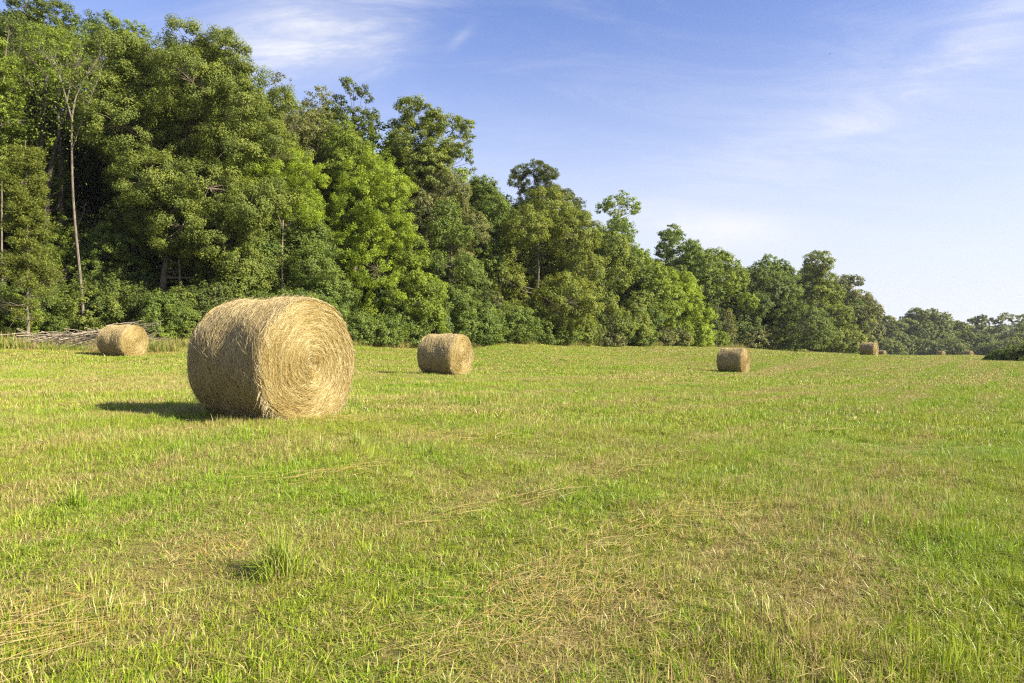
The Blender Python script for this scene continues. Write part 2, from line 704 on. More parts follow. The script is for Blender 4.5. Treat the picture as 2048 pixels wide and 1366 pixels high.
def wedge_points(d0, d1, spacing, half=0.80, extra=1.5):
    ys = np.arange(d0, d1, spacing)
    P = []
    for y in ys:
        xs = np.arange(-half * y - extra, half * y + extra, spacing)
        P.append(np.stack([xs, np.full(len(xs), y)], 1))
    P = np.concatenate(P)
    P += rng.uniform(-spacing * 0.6, spacing * 0.6, P.shape)
    px = 1024 + P[:, 0] / np.maximum(P[:, 1], 0.1) * F
    edge = np.interp(px, EDGE[:, 0], EDGE[:, 1])
    return P[P[:, 1] < edge + 1.5]


def put_patches(name, P, col, label, s_lo=0.8, s_hi=1.25, z_lo=0.7, z_hi=1.3):
    n = len(P)
    z = ground_z(P[:, 0], P[:, 1])
    e = 0.4
    gx = (ground_z(P[:, 0] + e, P[:, 1]) - ground_z(P[:, 0] - e, P[:, 1])) / (2 * e)
    gy = (ground_z(P[:, 0], P[:, 1] + e) - ground_z(P[:, 0], P[:, 1] - e)) / (2 * e)
    pts = np.stack([P[:, 0], P[:, 1], z], 1)
    a = rng.uniform(0, 2 * np.pi, n)
    # tilt with the slope: rotate about local axes after the spin about z (XYZ euler: x, then y, then z)
    nlx = -(gx * np.cos(a) + gy * np.sin(a))
    nly = -(-gx * np.sin(a) + gy * np.cos(a))
    rot = np.stack([-nly, nlx, a], 1)
    s = rng.uniform(s_lo, s_hi, n)
    k = 0.5 * vnoise(P[:, 0] + 70, P[:, 1] + 70, 0.8, 11) + 0.5 * vnoise(P[:, 0] + 70, P[:, 1] + 70, 2.6, 12)
    hz = np.interp(k, [0.2, 0.45, 0.6, 0.8], [0.5, 0.8, 1.15, 1.4])
    scl = np.stack([s, s, s * hz * rng.uniform(z_lo, z_hi, n)], 1)
    return scatter(name, pts, rot, scl, col, label, 'grass')


def vnoise(x, y, s, seed=0):
    """cheap smooth value noise for scattering"""
    r = np.random.default_rng(seed)
    T = r.random((64, 64))
    u, v = x * s, y * s
    i, j = np.floor(u).astype(int), np.floor(v).astype(int)
    fu, fv = u - i, v - j
    fu, fv = fu * fu * (3 - 2 * fu), fv * fv * (3 - 2 * fv)
    g = lambda a, b: T[a % 64, b % 64]
    return (g(i, j) * (1 - fu) + g(i + 1, j) * fu) * (1 - fv) + (g(i, j + 1) * (1 - fu) + g(i + 1, j + 1) * fu) * fv


def make_field_grass():
    near = patch_collection("near_turf", 10, M_turf, n=430, size=0.36, h_lo=0.035, h_hi=0.085, w_lo=0.0024, w_hi=0.0052, lean=0.62, flat=0.22, clumps=14, clump_r=0.024)
    mid = patch_collection("mid_turf", 8, M_turf, n=420, size=0.8, h_lo=0.04, h_hi=0.095, w_lo=0.006, w_hi=0.010, lean=0.6, flat=0.18, clumps=30, clump_r=0.035)
    far = patch_collection("far_turf", 6, M_turf, n=450, size=1.9, h_lo=0.05, h_hi=0.10, w_lo=0.013, w_hi=0.022, lean=0.6, flat=0.18, clumps=44, clump_r=0.07)
    vfar = patch_collection("distant_turf", 4, M_turf, n=450, size=4.6, h_lo=0.06, h_hi=0.11, w_lo=0.035, w_hi=0.06, lean=0.6, flat=0.15)
    P = np.concatenate([wedge_points(1.5, 9.5, 0.15)])
    put_patches("grass", P, near, "short mown hay stubble and new grass close to the camera")
    P = wedge_points(9.3, 26, 0.33)
    put_patches("grass", P, mid, "mown green and straw coloured grass around the largest bale")
    P = wedge_points(25.5, 62, 0.8)
    put_patches("grass", P, far, "mown grass of the middle of the field")
    P = wedge_points(61, 190, 2.0)
    put_patches("grass", P, vfar, "mown grass on the far rise of the field")
    # greener, taller regrowth in loose drifts
    tufts = patch_collection("regrowth", 8, M_tuft, n=80, size=0.22, h_lo=0.05, h_hi=0.15, w_lo=0.003, w_hi=0.0065, lean=0.58, round_=True, curl=1.1)
    P = wedge_points(1.9, 24, 0.22)
    k = 0.55 * vnoise(P[:, 0] + 50, P[:, 1] + 50, 0.55, 3) + 0.45 * vnoise(P[:, 0] + 50, P[:, 1] + 50, 1.7, 4)
    P = P[(k > 0.53) & (rng.random(len(P)) < 0.75) | (rng.random(len(P)) < 0.05)]
    put_patches("regrowth_grass", P, tufts, "brighter green regrowth standing above the stubble", 0.6, 1.2)
    t2 = patch_collection("far_regrowth", 5, M_tuft, n=120, size=0.9, h_lo=0.08, h_hi=0.16, w_lo=0.012, w_hi=0.022, lean=0.35, round_=True)
    P = wedge_points(22, 75, 0.9)
    k = 0.6 * vnoise(P[:, 0] + 90, P[:, 1] + 50, 0.22, 5) + 0.4 * vnoise(P[:, 0] + 50, P[:, 1] + 50, 0.7, 6)
    P = P[(k > 0.55) & (rng.random(len(P)) < 0.6)]
    put_patches("regrowth_grass", P, t2, "green regrowth drifts farther out in the field", 0.7, 1.3)


make_field_grass()


def straw_mesh(name, strands, mat):
    """strands: list of (points Nx3, width, tint); flat ribbons"""
    V, Fq, T = [], [], []
    k = 0
    for pts, wd, ti in strands:
        pts = np.asarray(pts)
        n = len(pts)
        t = np.gradient(pts, axis=0)
        t /= np.linalg.norm(t, axis=1, keepdims=True) + 1e-9
        s = np.cross(t, np.array([0.15, -0.2, 1.0]))
        s /= np.linalg.norm(s, axis=1, keepdims=True) + 1e-9
        wv = (np.linspace(1, 0.35, n) * wd / 2)[:, None]
        V.append(np.stack([pts - s * wv, pts + s * wv], 1).reshape(-1, 3))
        i = np.arange(n - 1)[:, None] * 2 + k
        Fq.append(np.concatenate([i, i + 1, i + 3, i + 2], 1))
        T.append(np.full(2 * n, ti))
        k += 2 * n
    Fq = np.concatenate(Fq)
    return mesh_np(name, np.concatenate(V), Fq, np.arange(len(Fq)) * 4, {'tint': np.concatenate(T)})


def lying_straw(n, px0, py0, px1, py1, spread, L, wd, ang_jit=0.25, lift=0.05):
    """strands lying along a line on the ground given by two photo points"""
    out = []

    def g(px, py):
        d = 4.0
        for _ in range(30):
            x, y = at(px, d)
            dd = (CAM_Z - gz(x, y)) * F / (py - 683)
            d = 0.5 * d + 0.5 * dd
        return np.array(at(px, d))
    a, b = g(px0, py0), g(px1, py1)
    base_ang = math.atan2(*(b - a)[::-1])
    for _ in range(n):
        u = random.random()
        c = a + (b - a) * u + rng.normal(0, spread, 2)
        an = base_ang + random.gauss(0, ang_jit)
        l = random.uniform(*L)
        m = 6
        s = np.linspace(-l / 2, l / 2, m)
        bend = random.gauss(0, 0.35)
        x = c[0] + np.cos(an) * s - np.sin(an) * bend * s * s
        y = c[1] + np.sin(an) * s + np.cos(an) * bend * s * s
        z = ground_z(x, y) + 0.035 + abs(random.gauss(0, lift)) + np.linspace(0, random.gauss(0, lift), m)
        out.append((np.stack([x, y, z], 1), random.uniform(*wd), random.random()))
    return out


def make_loose_straw():
    s = []
    s += lying_straw(17, -140, 1345, 260, 1270, 0.09, (0.2, 0.6), (0.0022, 0.0045), 0.2, 0.02)
    s += lying_straw(6, -60, 1290, 240, 1245, 0.08, (0.3, 0.7), (0.0022, 0.0040), 0.2, 0.02)
    s += lying_straw(90, -100, 1340, 260, 1260, 0.18, (0.08, 0.3), (0.002, 0.004), 0.5, 0.025)
    o = link("straw_stalks", straw_mesh("straw_stalks", s, M_straw), M_straw)
    tag(o, "golden straw stalks lying in the bottom left corner of the field", "straw", kind='stuff')
    s = []
    s += lying_straw(45, 850, 1052, 1175, 984, 0.07, (0.12, 0.45), (0.002, 0.0045), 0.22, 0.025)
    s += lying_straw(32, 470, 975, 800, 935, 0.14, (0.12, 0.4), (0.002, 0.005), 0.35, 0.02)
    s += lying_straw(26, 600, 965, 780, 938, 0.07, (0.12, 0.4), (0.002, 0.005), 0.25, 0.02)
    s += lying_straw(260, 850, 1320, 1200, 1165, 0.22, (0.05, 0.2), (0.0016, 0.0032), 0.8, 0.015)
    s += lying_straw(170, 1040, 1190, 1160, 1170, 0.20, (0.05, 0.18), (0.0016, 0.0030), 1.2, 0.02)
    s += lying_straw(200, 1180, 1110, 1480, 1020, 0.20, (0.06, 0.26), (0.002, 0.004), 0.8, 0.02)
    s += lying_straw(90, 1230, 950, 1400, 910, 0.2, (0.08, 0.3), (0.0025, 0.005), 0.8, 0.02)
    s += lying_straw(90, 1650, 950, 1880, 890, 0.3, (0.08, 0.35), (0.003, 0.006), 0.7, 0.02)
    s += lying_straw(20, 1560, 868, 1700, 862, 0.12, (0.2, 0.6), (0.005, 0.010), 0.25, 0.02)
    s += lying_straw(70, 700, 806, 840, 800, 0.45, (0.12, 0.45), (0.005, 0.010), 0.9, 0.03)
    s += lying_straw(60, 380, 1130, 480, 1110, 0.10, (0.04, 0.16), (0.002, 0.004), 1.5, 0.03)
    s += lying_straw(200, 470, 842, 700, 846, 0.2, (0.08, 0.35), (0.004, 0.007), 0.9, 0.03)
    s += lying_straw(90, 860, 880, 1000, 865, 0.35, (0.12, 0.45), (0.004, 0.007), 0.7, 0.02)
    for k in range(420):
        px = random.uniform(-150, 345)
        x, y = at(px, random.gauss(34.6, 0.55))
        a_, l_ = random.uniform(-0.5, 0.5), random.uniform(0.15, 0.5)
        q = np.linspace(-l_ / 2, l_ / 2, 4)
        xx, yy = x + np.cos(a_) * q, y + np.sin(a_) * q
        s.append((np.stack([xx, yy, ground_z(xx, yy) + 0.05 + random.uniform(0, 0.06)], 1), random.uniform(0.012, 0.026), random.uniform(0, 0.7)))
    o = link("loose_straw", straw_mesh("loose_straw", s, M_straw), M_straw)
    tag(o, "loose pale straw left in thin lines over the mown grass", "straw", kind='stuff')


make_loose_straw()


def make_named_tufts():
    for px, d, r, h, n, lab in ((560, 3.55, 0.17, 0.36, 460, "tall bright green grass tuft in the left foreground"),
                                (715, 6.9, 0.24, 0.27, 420, "dark green grass tuft below the largest hay bale"),
                                (148, 4.55, 0.11, 0.30, 170, "narrow upright grass tuft near the left edge")):
        x, y = at(px, d)
        P, lo, stt, at_ = blades(n=n, size=2 * r, h_lo=h * 0.5, h_hi=h, w_lo=0.0028, w_hi=0.006, lean=0.50, round_=True, curl=1.1)
        me = mesh_np("grass_tuft", P, lo, stt, at_)
        o = link("grass_tuft", me, M_tuft)
        o.location = (x, y, gz(x, y))
        tag(o, lab, "grass tuft")


make_named_tufts()

# ------------------------------------------------------------------ hay bales


def ribbons(P, wd, nrm):
    """P (n,m,3) centre lines, nrm (n,m,3) facing: quads"""
    n, m, _ = P.shape
    t = np.gradient(P, axis=1)
    s = np.cross(t, nrm)
    s /= np.linalg.norm(s, axis=2, keepdims=True) + 1e-9
    wv = (np.linspace(1, 0.5, m)[None, :] * wd[:, None] / 2)[..., None]
    V = np.stack([P - s * wv, P + s * wv], 2).reshape(-1, 3)
    base = np.arange(n)[:, None] * (2 * m) + np.arange(m - 1)[None, :] * 2
    Fq = np.stack([base, base + 1, base + 3, base + 2], -1).reshape(-1, 4)
    return V, Fq


def bale_r(a, x, RR, LL):
    """surface radius of the roll at angle a (0 = top) and place x along its axis"""
    e = np.clip((np.abs(x) - (LL / 2 - 0.06)) / 0.06, 0, 1)
    r = RR * (1.0 - 0.03 * e ** 2)
    r = r + 0.007 * np.sin(3 * a + 1.3 * x) + 0.004 * np.sin(2 * a - 2.1 * x + 0.7) + 0.008 * np.sin(7 * a + 5 * x) + 0.008 * np.sin(9 * x + 2 * a)
    return r


def bale_xyz(x, a, r):
    """axis along X; a=0 up. The foot is pressed flat on the ground; the roll sags a little wider"""
    y = r * np.sin(a) * 1.02
    z = r * np.cos(a)
    z = np.maximum(z, -0.70 * RB / 0.75)
    return np.stack([x, y, z], -1)


RB, LB = 0.76, 1.50


def bale_meshes(n_side, n_end, width, seed, tc=1.0):
    r_ = np.random.default_rng(seed)
    # --- rolled side: skin + strands
    na, nx = 144, 40
    a = np.linspace(0, 2 * np.pi, na, endpoint=False)
    x = np.linspace(-LB / 2, LB / 2, nx)
    A, X = np.meshgrid(a, x)
    rr = bale_r(A, X, RB, LB) - 0.012 + r_.normal(0, 0.006, A.shape)
    V = bale_xyz(X, A, rr).reshape(-1, 3)
    i = np.arange(nx - 1)[:, None] * na
    j = np.arange(na)[None, :]
    k = (j + 1) % na
    Fq = np.stack([i + j, i + k, i + na + k, i + na + j], -1).reshape(-1, 4)
    T = r_.uniform(0.15, 0.50, len(V))
    n, m = n_side, 5
    xc = r_.uniform(-LB / 2, LB / 2, n)
    ac = r_.uniform(0, 2 * np.pi, n)
    L = r_.uniform(0.07, 0.26, n)
    # wound bands along the roll plus a messy outer layer
    th = r_.normal(0, 0.42, n)
    messy = r_.random(n) < 0.20
    th = np.where(messy, r_.uniform(-1.5, 1.5, n), th)
    u = np.linspace(-0.5, 0.5, m)[None, :]
    bend = r_.normal(0, 0.5, n)[:, None]
    da = (np.cos(th) * L)[:, None] * u / RB
    xx = xc[:, None] + (np.sin(th) * L)[:, None] * u + bend * L[:, None] * u * u * 0.5
    xx = np.clip(xx, -LB / 2 - 0.012, LB / 2 + 0.012)
    aa = ac[:, None] + da
    lift = (r_.random(n) ** 2 * 0.022)[:, None] + np.where(r_.random(n) < 0.10, r_.uniform(0, 0.06, n), 0)[:, None] * (u + 0.5) ** 2
    P = bale_xyz(xx, aa, bale_r(aa, xx, RB, LB) + lift)
    nr = np.stack([np.zeros_like(aa), np.sin(aa), np.cos(aa)], -1) + r_.normal(0, 0.6, (n, 1, 3))
    V2, F2 = ribbons(P, r_.uniform(0.6, 1.3, n) * width, nr)
    T2 = np.repeat(np.clip(0.45 + tc * (r_.beta(1.6, 1.9, n) - 0.45), 0, 1), 2 * m)
    SV, SF, ST = [V, V2], [Fq, F2 + len(V)], [T, T2]

    # --- end face (on +X): dished spiral skin + strands lying along the winding
    nr_, na = 34, 144
    rad = np.linspace(0.004, 1, nr_)
    a = np.linspace(0, 2 * np.pi, na, endpoint=False)
    A, Q = np.meshgrid(a, rad)

    def face_x(q, an):
        spiral = np.sin(q * RB * 2 * np.pi / 0.085 - an)
        return LB / 2 + 0.035 * (1 - q ** 2) - 0.03 * np.clip((q - 0.95) / 0.05, 0, 1) ** 2 + 0.004 * spiral + 0.012 * np.sin(5 * q + 2 * an)
    Rr = Q * (bale_r(A, np.full_like(A, LB / 2), RB, LB) - 0.004)
    V = bale_xyz(face_x(Q, A) + r_.normal(0, 0.004, A.shape), A, Rr).reshape(-1, 3)
    i = np.arange(nr_ - 1)[:, None] * na
    j = np.arange(na)[None, :]
    k = (j + 1) % na
    Fq = np.stack([i + j, i + na + j, i + na + k, i + k], -1).reshape(-1, 4)
    T = r_.uniform(0.0, 0.4, len(V))
    n, m = n_end, 6
    q = np.sqrt(r_.uniform(0.0004, 1.03, n))
    ac = r_.uniform(0, 2 * np.pi, n)
    L = r_.uniform(0.08, 0.28, n) * np.clip(q * 2.2, 0.25, 1)
    u = np.linspace(-0.5, 0.5, m)[None, :]
    slope = r_.normal(0.06, 0.24, n)
    messy = r_.random(n) < 0.12
    slope = np.where(messy, r_.uniform(-1.2, 1.2, n), slope)
    rq = np.maximum(q[:, None] * RB + (np.sin(slope) * L)[:, None] * u, 0.004)
    aa = ac[:, None] + (np.cos(slope) * L)[:, None] * u / np.maximum(q[:, None] * RB, 0.05)
    lift = (r_.random(n) ** 2 * 0.020)[:, None] + np.where(r_.random(n) < 0.08, r_.uniform(0, 0.05, n), 0)[:, None] * (u + 0.5) ** 2
    qq = np.minimum(rq / RB, 1.02)
    P = bale_xyz(face_x(qq, aa) + lift + 0.004, aa, qq * bale_r(aa, np.full_like(aa, LB / 2), RB, LB))
    nm = np.zeros_like(P)
    nm[..., 0] = 1.0
    nm += r_.normal(0, 0.75, (n, 1, 3))
    V2, F2 = ribbons(P, r_.uniform(0.6, 1.3, n) * width, nm)
    # ring-to-ring colour change of the winding
    ring = 0.5 + 0.5 * np.sin(q * RB * 2 * np.pi / 0.085 - ac) * 0.5 + 0.18 * np.sin(q * 21 + 1)
    T2 = np.repeat(np.clip(0.5 + tc * (0.80 * r_.beta(1.6, 1.6, n) + 0.20 * ring - 0.5), 0, 1), 2 * m)
    end = mesh_np("end_face", np.concatenate([V, V2]), np.concatenate([Fq, F2 + len(V)]),
                  np.arange(len(Fq) + len(F2)) * 4, {'tint': np.concatenate([T, T2])})

    # --- hanging straw at the foot and stray ends along both rims
    n, m = n_side // 30, 6
    xc = np.where(r_.random(n) < 0.5, r_.uniform(-LB / 2, LB / 2, n), np.sign(r_.normal(0, 1, n)) * LB / 2 * r_.uniform(0.96, 1.01, n))
    ac = np.where(r_.random(n) < 0.6, np.pi + r_.uniform(-1.1, 1.1, n), r_.uniform(0, 2 * np.pi, n))
    L = r_.uniform(0.05, 0.17, n)
    u = np.linspace(0, 1, m)[None, :]
    st0 = bale_xyz(xc, ac, bale_r(ac, xc, RB, LB))
    out_ = np.stack([np.sign(xc) * r_.uniform(0, 0.6, n), np.sin(ac) * 0.8 + r_.normal(0, 0.4, n), np.cos(ac) * 0.6 + r_.normal(0, 0.4, n)], 1)
    out_ /= np.linalg.norm(out_, axis=1, keepdims=True)
    P = st0[:, None, :] + out_[:, None, :] * (L[:, None] * u * 0.55)[..., None]
    P[..., 2] -= (L[:, None] * u ** 2) * 0.55
    P[..., 2] = np.maximum(P[..., 2], -0.70 * RB / 0.75 + 0.012)
    nm = r_.normal(0, 1, (n, 1, 3)) + np.zeros((n, m, 3))
    V2, F2 = ribbons(P, r_.uniform(0.6, 1.2, n) * width, nm)
    SF.append(F2 + sum(len(v) for v in SV))
    SV.append(V2)
    ST.append(np.repeat(r_.uniform(0.3, 1, n), 2 * m))
    SF = np.concatenate(SF)
    side = mesh_np("rolled_side", np.concatenate(SV), SF, np.arange(len(SF)) * 4, {'tint': np.concatenate(ST)})
    return side, end


def place_bale(meshes, px, d, yaw, label, sc=(1.0, 1.0, 1.04), group="round hay bales left on the mown field"):
    x, y = at(px, d)
    o = empty("hay_bale", (x, y, gz(x, y) + 0.70 * RB / 0.75 * sc[2] - 0.015), R(yaw))
    o.scale = sc
    tag(o, label, "hay bale", group)
    side, end = meshes
    link("rolled_side", side, M_hay_side, o)
    link("end_face", end, M_hay_end, o)
    e2 = link("end_face", end, M_hay_end, o)
    e2.rotation_euler = (0, 0, math.pi)
    return o


near_bale = bale_meshes(50000, 46000, 0.0038, 1, 0.85)
far_bale = bale_meshes(15000, 12000, 0.0075, 2, 0.65)
mid_bale = bale_meshes(15000, 12000, 0.0075, 9, 0.65)
place_bale(near_bale, 546, 9.0, -33, "largest round hay bale, shaggy, in the left foreground", (0.96, 0.98, 1.07))
place_bale(mid_bale, 891, 26.0, -31, "round hay bale in the middle of the field right of the largest bale", (1.0, 1.0, 1.05))
place_bale(far_bale, 246, 33.0, -20, "round hay bale in front of the brush pile at left", (1.0, 1.03, 1.02))
place_bale(far_bale, 1467, 43.0, -41, "round hay bale standing alone on the right half of the field", (1.02, 0.99, 1.06))
place_bale(mid_bale, 1738, 79.0, -50, "small far round bale at the end of the wood on the crest", (1.0, 1.0, 1.06))
place_bale(far_bale, 1764.5, 160.0, -60, "tiny bale partly hidden just right of the bale on the crest", (0.95, 0.95, 1.0))
place_bale(far_bale, 1882, 172.0, -70, "left of two tiny distant bales before the far trees", (0.97, 0.95, 1.0))
place_bale(mid_bale, 1938, 172.0, -78, "right of two tiny distant bales before the far trees", (1.0, 0.97, 1.0))

# ------------------------------------------------------------------ trees


def norm(v):
    return v / (np.linalg.norm(v, axis=-1, keepdims=True) + 1e-9)


def leaf_mesh(name, P, N, L, W, tint, r_, droop=0.25):
    n = len(P)
    rnd = norm(r_.normal(0, 1, (n, 3)))
    D = norm(np.cross(N, rnd))
    D[:, 2] -= droop
    D = norm(D)
    S = norm(np.cross(N, D))
    L = L * r_.uniform(0.65, 1.3, n)
    W = W * r_.uniform(0.7, 1.25, n)
    fold = (N * (W * 0.18)[:, None])
    V = np.stack([P - D * (L / 2)[:, None], P + S * (W / 2)[:, None] + fold, P + D * (L / 2)[:, None], P - S * (W / 2)[:, None] + fold], 1).reshape(-1, 3)
    return mesh_np(name, V, np.arange(4 * n), np.arange(n) * 4, {'tint': np.repeat(tint, 4)})


STYLES = {
    #          lobes, lobe_r, clump_r, flat, fill, leaf aspect, leaf scale, spiky outline
    'broad':  dict(nl=16, lr=0.40, cr=0.080, flat=0.82, asp=0.58, ls=1.0, jit=0.10),
    'dense':  dict(nl=20, lr=0.38, cr=0.075, flat=0.75, asp=0.62, ls=1.0, jit=0.06),
    'lime':   dict(nl=20, lr=0.40, cr=0.080, flat=0.80, asp=0.50, ls=0.85, jit=0.20),
    'open':   dict(nl=16, lr=0.33, cr=0.095, flat=0.60, asp=0.60, ls=1.05, jit=0.12),
    'pine':   dict(nl=14, lr=0.30, cr=0.060, flat=0.70, asp=0.22, ls=1.25, jit=0.10),
    'shrub':  dict(nl=11, lr=0.44, cr=0.09, flat=0.80, asp=0.60, ls=0.85, jit=0.22),
    'vine':   dict(nl=22, lr=0.34, cr=0.080, flat=0.9, asp=0.65, ls=1.0, jit=0.08),
}


def build_tree(seed, H, cb, rx, ry, style, leaf, dens=1.0, trunk_r=None, off=(0.0, 0.0), top=0.0, cover=0.85, stems=1, skirt=False, lobes=None):
    """H height, cb crown base height, rx/ry crown radii, off crown centre offset from the trunk foot,
    top: 0 round, >0 narrower towards the top.  returns (trunk mesh, crown mesh)"""
    r_ = np.random.default_rng(seed)
    S = STYLES[style]
    rz = (H - cb) / 2
    cz = (H + cb) / 2
    rm = (rx * ry) ** 0.5
    clump_r = S['cr'] * rm ** 0.6 * 1.9
    # lobes
    lob = []
    tries = 0
    nl = max(6, int(S['nl'] * min(2.2, max(1.0, rz / rm))))
    while lobes is None and len(lob) < nl and tries < 3000:
        tries += 1
        v = r_.normal(0, 1, 3)
        v /= np.linalg.norm(v)
        q = r_.uniform(0.45, 0.80)
        v = v * q
        zf = (v[2] + 1) / 2
        k = 1 - top * zf
        lr = rm * S['lr'] * r_.uniform(0.7, 1.25) * (1 - 0.5 * top * zf)
        if skirt:
            zf = r_.random() ** 1.15
            pr = (1 - zf ** 2.8) ** 0.55 * (1 - 0.14 * zf)
            h2 = v[:2] / (np.linalg.norm(v[:2]) + 1e-9)
            qq = r_.uniform(0.45, 0.80)
            v = np.array([h2[0] * pr * qq, h2[1] * pr * qq, -0.93 + 1.75 * zf])
            k = 1.0
            lr = rm * S['lr'] * r_.uniform(0.65, 1.2) * (1 - 0.35 * zf)
        if nl > S['nl'] * 1.3:
            lr = min(lr, rz * 0.42)
        c = np.array([v[0] * rx * k, v[1] * ry * k, v[2] * rz])
        if cz + c[2] - lr * 0.8 < -0.1:
            c[2] = -cz + lr * 0.7
        if all(np.linalg.norm(c - o[0]) > 0.55 * min(lr, o[1]) for o in lob):
            lob.append((c, lr))
    # a top lobe and side lobes so that the crown really reaches its outline
    lr = rm * S['lr'] * 0.92 * (1 - 0.4 * top)
    lob.append((np.array([r_.normal(0, 0.12) * rx, r_.normal(0, 0.12) * ry, rz - lr * 0.85]), lr))
    lob = [(c + np.array([off[0], off[1], cz]), l) for c, l in lob]
    if lobes is not None:
        lobes = [(a_, b_, max(c_ - (0.12 if len(lobes) > 20 else 0.35) * clump_r, 0.6 * c_)) for a_, b_, c_ in lobes]
        lob = [(np.array([lx, r_.uniform(-0.55, 0.55) * (ry - min(lr_, ry)) - 0.25 * lr_, lz]), lr_) for lx, lz, lr_ in lobes]
        ex = r_.permutation(len(lob))[:int(len(lob) * 0.75)]      # a second layer behind
        lob += [(lob[e][0] + np.array([r_.normal(0, 0.3) * lob[e][1], ry * r_.uniform(0.3, 0.7), -0.25 * lob[e][1]]), lob[e][1] * 0.95) for e in ex]
    LC = np.array([l[0] for l in lob])
    LR = np.array([l[1] for l in lob])
    # clumps on the lobe surfaces
    clumps, own = [], []
    for li, (c, lr) in enumerate(lob):
        n = int(4 * math.pi * lr * lr / (clump_r ** 2 * 2.2) * cover * 0.92) + 3
        v = norm(r_.normal(0, 1, (n, 3)))
        p = c + v * np.array([1, 1, 0.85]) * lr * (r_.uniform(0.72, 1.06, (n, 1)) + np.abs(r_.normal(0, S['jit'], (n, 1))))
        dist = np.linalg.norm(p[:, None] - LC[None], axis=2) / LR[None]
        dist[:, li] = 9
        p = p[dist.min(1) > 0.62]
        clumps.append(p)
        own += [li] * len(p)
    CL = np.concatenate(clumps)
    own = np.array(own)
    ok = CL[:, 2] > 0.05
    CL, own = CL[ok], own[ok]
    cr = clump_r * r_.uniform(0.6, 1.35, len(CL))
    if lobes is not None:
        cr = cr * np.clip(LR[own] / (1.7 * clump_r), 0.45, 1.0)
    # leaves
    la = leaf * S['ls']
    per = np.maximum(6, (dens * 3.2 * cr ** 2 / (la * la * S['asp'] * 0.5)).astype(int))
    idx = np.repeat(np.arange(len(CL)), per)
    n = len(idx)
    v = norm(r_.normal(0, 1, (n, 3)))
    rad = r_.random(n) ** 0.45
    P = CL[idx] + v * (cr[idx] * rad)[:, None] * np.array([1, 1, S['flat']])
    out = norm(CL - LC[own])[idx]
    if style == 'pine':
        N = norm(norm(np.cross(v, r_.normal(0, 1, (n, 3)))) + 0.2 * out)
    else:
        N = norm(0.60 * v + 0.50 * out + np.array([0, 0, 0.35]) + 0.60 * norm(r_.normal(0, 1, (n, 3))))
    ctint = np.clip(r_.normal(0.48, 0.22, len(CL)), 0, 1)
    tint = np.clip(ctint[idx] + r_.normal(0, 0.22, n), 0, 1)
    keep = P[:, 2] > 0.02
    crown = leaf_mesh("crown", P[keep], N[keep], la, la * S['asp'], tint[keep], r_, 0.05 if style == 'pine' else 0.25)
    # trunk and limbs
    mb = MB()
    tr = trunk_r or max(0.05, H * 0.013)
    for st_i in range(stems):
        foot = np.array([r_.normal(0, 0.25), r_.normal(0, 0.25), -0.25]) if stems > 1 else np.array([0, 0, -0.25])
        hh = cb + (H - cb) * r_.uniform(0.62, 0.75)
        ks = np.linspace(0, 1, 9)
        path = np.stack([foot[0] + off[0] * ks ** 1.5 * 0.9 + np.cumsum(r_.normal(0, H * 0.006, 9)) * (ks > 0),
                         foot[1] + off[1] * ks ** 1.5 * 0.9 + np.cumsum(r_.normal(0, H * 0.006, 9)) * (ks > 0), foot[2] + (hh + 0.25) * ks], 1)
        rr = tr * (1 - 0.78 * ks) * np.where(ks < 0.06, 1.35, 1.0)
        mb.tube(path, rr, 9)
        for li in range(st_i, len(lob), stems):
            c = LC[li]
            z0 = min(c[2] - 0.3 * np.linalg.norm(c[:2] - np.array(off)), hh)
            f = np.clip((z0 - foot[2]) / (hh + 0.25), 0.18, 0.93)
            p0 = np.array([np.interp(f, ks, path[:, q]) for q in range(3)])
            r0 = tr * (1 - 0.78 * f) * 0.55
            s = np.linspace(0, 1, 6)[:, None]
            mid = (p0 + c) / 2 + np.array([0, 0, -0.10 * np.linalg.norm(c - p0)]) + r_.normal(0, 0.06, 3) * np.linalg.norm(c - p0)
            pts = (1 - s) ** 2 * p0 + 2 * s * (1 - s) * mid + s ** 2 * c
            mb.tube(pts, r0 * (1 - 0.7 * s[:, 0]), 6)
            mine = np.nonzero(own == li)[0]
            for ci in mine[::5]:
                q = CL[ci]
                m_ = (c + q) / 2 + r_.normal(0, 0.1, 3)
                mb.tube(np.stack([c, m_, q]), [r0 * 0.3, r0 * 0.2, r0 * 0.08], 4)
    return mb.mesh("trunk"), crown


ALLTREES = []


def plant(name, meshes, x, y, label, group, crown_col, bark_col, rz=0.0, s=1.0, cat='tree', part=('trunk', 'crown')):
    o = empty(name, (x, y, gz(x, y)), rz)
    o.scale = (s, s, s)
    tag(o, label, cat, group)
    link(part[0], meshes[0], M_bark, o, bark_col)
    link(part[1], meshes[1], M_leaf, o, crown_col)
    ALLTREES.append(o)
    return o


BARK = (0.12, 0.10, 0.08)
PALEBARK = (0.22, 0.19, 0.15)
OLIVE = (0.144, 0.184, 0.042)
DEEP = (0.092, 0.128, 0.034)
MID = (0.120, 0.172, 0.040)
FRESH = (0.158, 0.216, 0.034)
LIME = (0.195, 0.268, 0.030)
PINE = (0.090, 0.115, 0.032)
GREY = (0.150, 0.168, 0.070)
FAR = (0.140, 0.172, 0.060)

SEED = [100]


